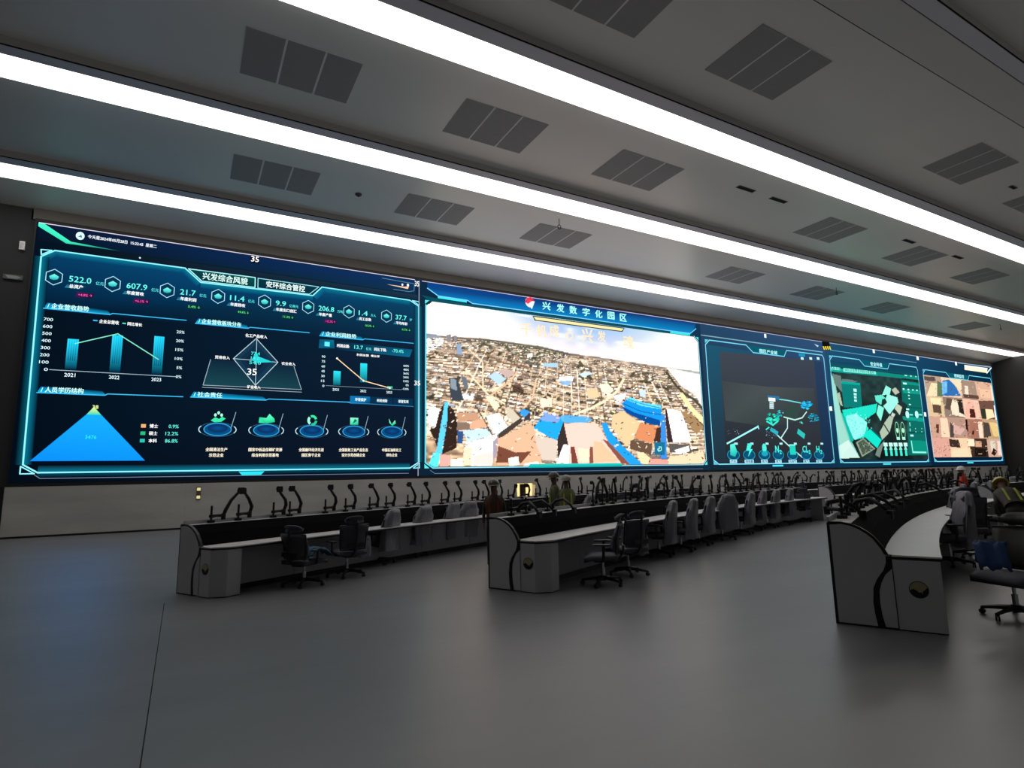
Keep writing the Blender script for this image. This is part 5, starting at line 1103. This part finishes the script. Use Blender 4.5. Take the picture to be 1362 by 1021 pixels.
# ---- camera-grid section
k3 = lambda x, y: (1215+x/6.385, 470+y/6.381)
R_ = Ras(49.95, 61.3, 2.3, 8.7, 210, 150); R_.a = R_.a*0+h2('#d0a48c')
n1 = R_.noise(26, 20, 31)[..., None]; R_.a = R_.a*(.8+.35*n1)
P = lambda pts, c, al=1.0: R_.poly([k3(*p) for p in pts], c, True, al)
tiles = [([(75, 180), (230, 195), (240, 365), (110, 360)], '#b49a84'), ([(230, 195), (405, 222), (410, 375), (245, 365)], '#e8c8a8'), ([(405, 222), (520, 240), (550, 400), (420, 385)], '#a08474'), ([(520, 240), (668, 265), (690, 400), (550, 400)], '#d8ac90'),
         ([(110, 362), (245, 368), (270, 535), (125, 530)], '#d8bc94'), ([(245, 368), (412, 380), (440, 550), (270, 538)], '#8a7868'), ([(412, 380), (550, 400), (580, 555), (440, 550)], '#e8bca4'), ([(550, 400), (690, 400), (720, 560), (580, 555)], '#6a4c40'),
         ([(125, 535), (290, 540), (310, 715), (150, 720)], '#c89c88'), ([(290, 540), (440, 555), (460, 715), (310, 715)], '#b08c7c'), ([(440, 555), (580, 558), (600, 725), (460, 715)], '#a87464'), ([(580, 558), (720, 565), (740, 725), (600, 725)], '#b89870'),
         ([(150, 720), (310, 718), (320, 890), (175, 890)], '#d8a090'), ([(310, 718), (460, 718), (500, 890), (320, 890)], '#f0c8a4'), ([(460, 718), (620, 725), (640, 890), (500, 890)], '#3c2c24'), ([(620, 725), (740, 728), (765, 885), (640, 890)], '#c8a490')]
for pts, c in tiles: P(pts, c)
for pts, c in (([(150, 250), (200, 255), (200, 360), (110, 360)], '#f4d8b0'), ([(200, 230), (240, 250), (245, 365), (200, 360)], '#5c7454'), ([(85, 190), (180, 200), (190, 240), (90, 225)], '#5c4c44'), ([(245, 230), (300, 220), (350, 270), (405, 360), (245, 360)], '#2f6cac'), ([(240, 240), (285, 235), (285, 330), (245, 350)], '#6cb4e8'), ([(300, 220), (400, 225), (405, 330), (350, 260)], '#f4d8b4'),
               ([(430, 270), (460, 275), (470, 350), (440, 350)], '#f4dcc8'), ([(420, 345), (550, 355), (555, 385), (430, 375)], '#5a4438'), ([(560, 300), (650, 310), (660, 380), (570, 370)], '#e8bc9c'), ([(650, 270), (670, 275), (685, 400), (665, 395)], '#f0d4c0'),
               ([(140, 375), (230, 380), (235, 430), (150, 430)], '#f8e0b0'), ([(160, 430), (230, 440), (240, 510), (170, 500)], '#5c4838'), ([(300, 380), (360, 395), (440, 540), (330, 520)], '#f0dcc4'), ([(370, 390), (410, 395), (430, 520), (390, 500)], '#2c2420'), ([(280, 380), (330, 385), (310, 480), (270, 470)], '#5c4c40'),
               ([(450, 410), (500, 405), (540, 540), (440, 530)], '#e8b09c'), ([(475, 470), (515, 470), (530, 545), (480, 545)], '#4a2018'), ([(610, 470), (670, 475), (690, 540), (620, 560)], '#f8dcb0'), ([(570, 470), (610, 470), (620, 555), (585, 550)], '#2c3424'), ([(690, 440), (710, 560), (695, 560), (680, 440)], '#f4f0f4'),
               ([(225, 545), (285, 548), (310, 710), (240, 710)], '#f8d0b0'), ([(190, 600), (215, 600), (215, 675), (195, 675)], '#5a3428'), ([(310, 580), (360, 640), (340, 710), (310, 710)], '#4c4440'), ([(340, 600), (440, 640), (400, 690), (340, 680)], '#d4a89c'), ([(440, 560), (455, 560), (465, 660), (445, 640)], '#241814'), ([(480, 570), (550, 570), (550, 710), (480, 715)], '#a06c58'), ([(545, 575), (580, 580), (595, 720), (560, 715)], '#f8d4bc'), ([(500, 655), (515, 655), (512, 690), (495, 685)], '#3c1810'),
               ([(590, 580), (640, 590), (660, 700), (600, 715)], '#484038'), ([(640, 580), (710, 590), (735, 710), (680, 700)], '#e0c080'), ([(300, 725), (380, 730), (400, 800), (310, 790)], '#3c2c24'), ([(330, 820), (450, 800), (500, 890), (320, 890)], '#fcd4b0'), ([(460, 722), (515, 725), (520, 785), (465, 785)], '#fce0c0'), ([(525, 740), (575, 745), (580, 790), (525, 790)], '#d0a080'), ([(520, 800), (620, 810), (620, 870), (520, 870)], '#1c1410'), ([(650, 740), (690, 740), (700, 850), (660, 830)], '#d8ccb8'), ([(680, 800), (710, 830), (690, 870), (660, 850)], '#2c1810'), ([(710, 740), (745, 745), (760, 870), (720, 860)], '#fcccc0')):
    P(pts, c)
for k in range(260):
    x, y = RGV.uniform(90, 750), RGV.uniform(200, 880); l = RGV.uniform(6, 30); a = RGV.choice([0, 1.4, .7, -.7])
    P([(x, y), (x+l*math.cos(a), y+l*math.sin(a)), (x+l*math.cos(a)+3, y+l*math.sin(a)+3), (x+3, y+4)], RGV.choice(['#2c2018', '#3c2a20', '#fbe4cc', '#f8d8c0', '#5a4030']), .85)
for k in range(60): x, y = RGV.uniform(165, 290), RGV.uniform(745, 880); P([(x, y), (x+6, y+2), (x+2, y+9)], RGV.choice(['#4c2c24', '#f8c8b8']), .8)
R_.build('camera_picture', PAN[4], 2)
m3_ = lambda x, y: S(*k3(x, y))
g = G(); m5 = frame(g, 50.0, 61.25, 9.12)
text(4, '视频监控', m5+.1, 8.95, .30, '#b4f0f4', 'C', w=1.6, bold=.05)
g.poly([m3_(430, 96), m3_(628, 124), m3_(620, 165), m3_(432, 138)], ['#fff6e8', '#fffaf0', '#f4e0b8', '#f8ecd0'], 6); g.line([m3_(620, 166), m3_(658, 122)], .12, '#e8fcff', 7); g.line([m3_(380, 80), m3_(655, 112)], .05, '#8ab4c8', 5)
for x, y in ((358, 85), (32, 40), (96, 516)): X_, Z_ = m3_(x, y); g.rect(X_-.15, X_+.15, Z_-.15, Z_+.15, '#f4faff', 9)
g.line([(61.35, 9.9), (61.4, 2.0)], .05, '#3c8ca8', 5); g.line([(49.7, 10.12), (61.4, 10.12)], .05, '#a8b0cc', 4)
g.build('screen_graphics', PAN[4])['kind'] = 'stuff'
flush_texts()
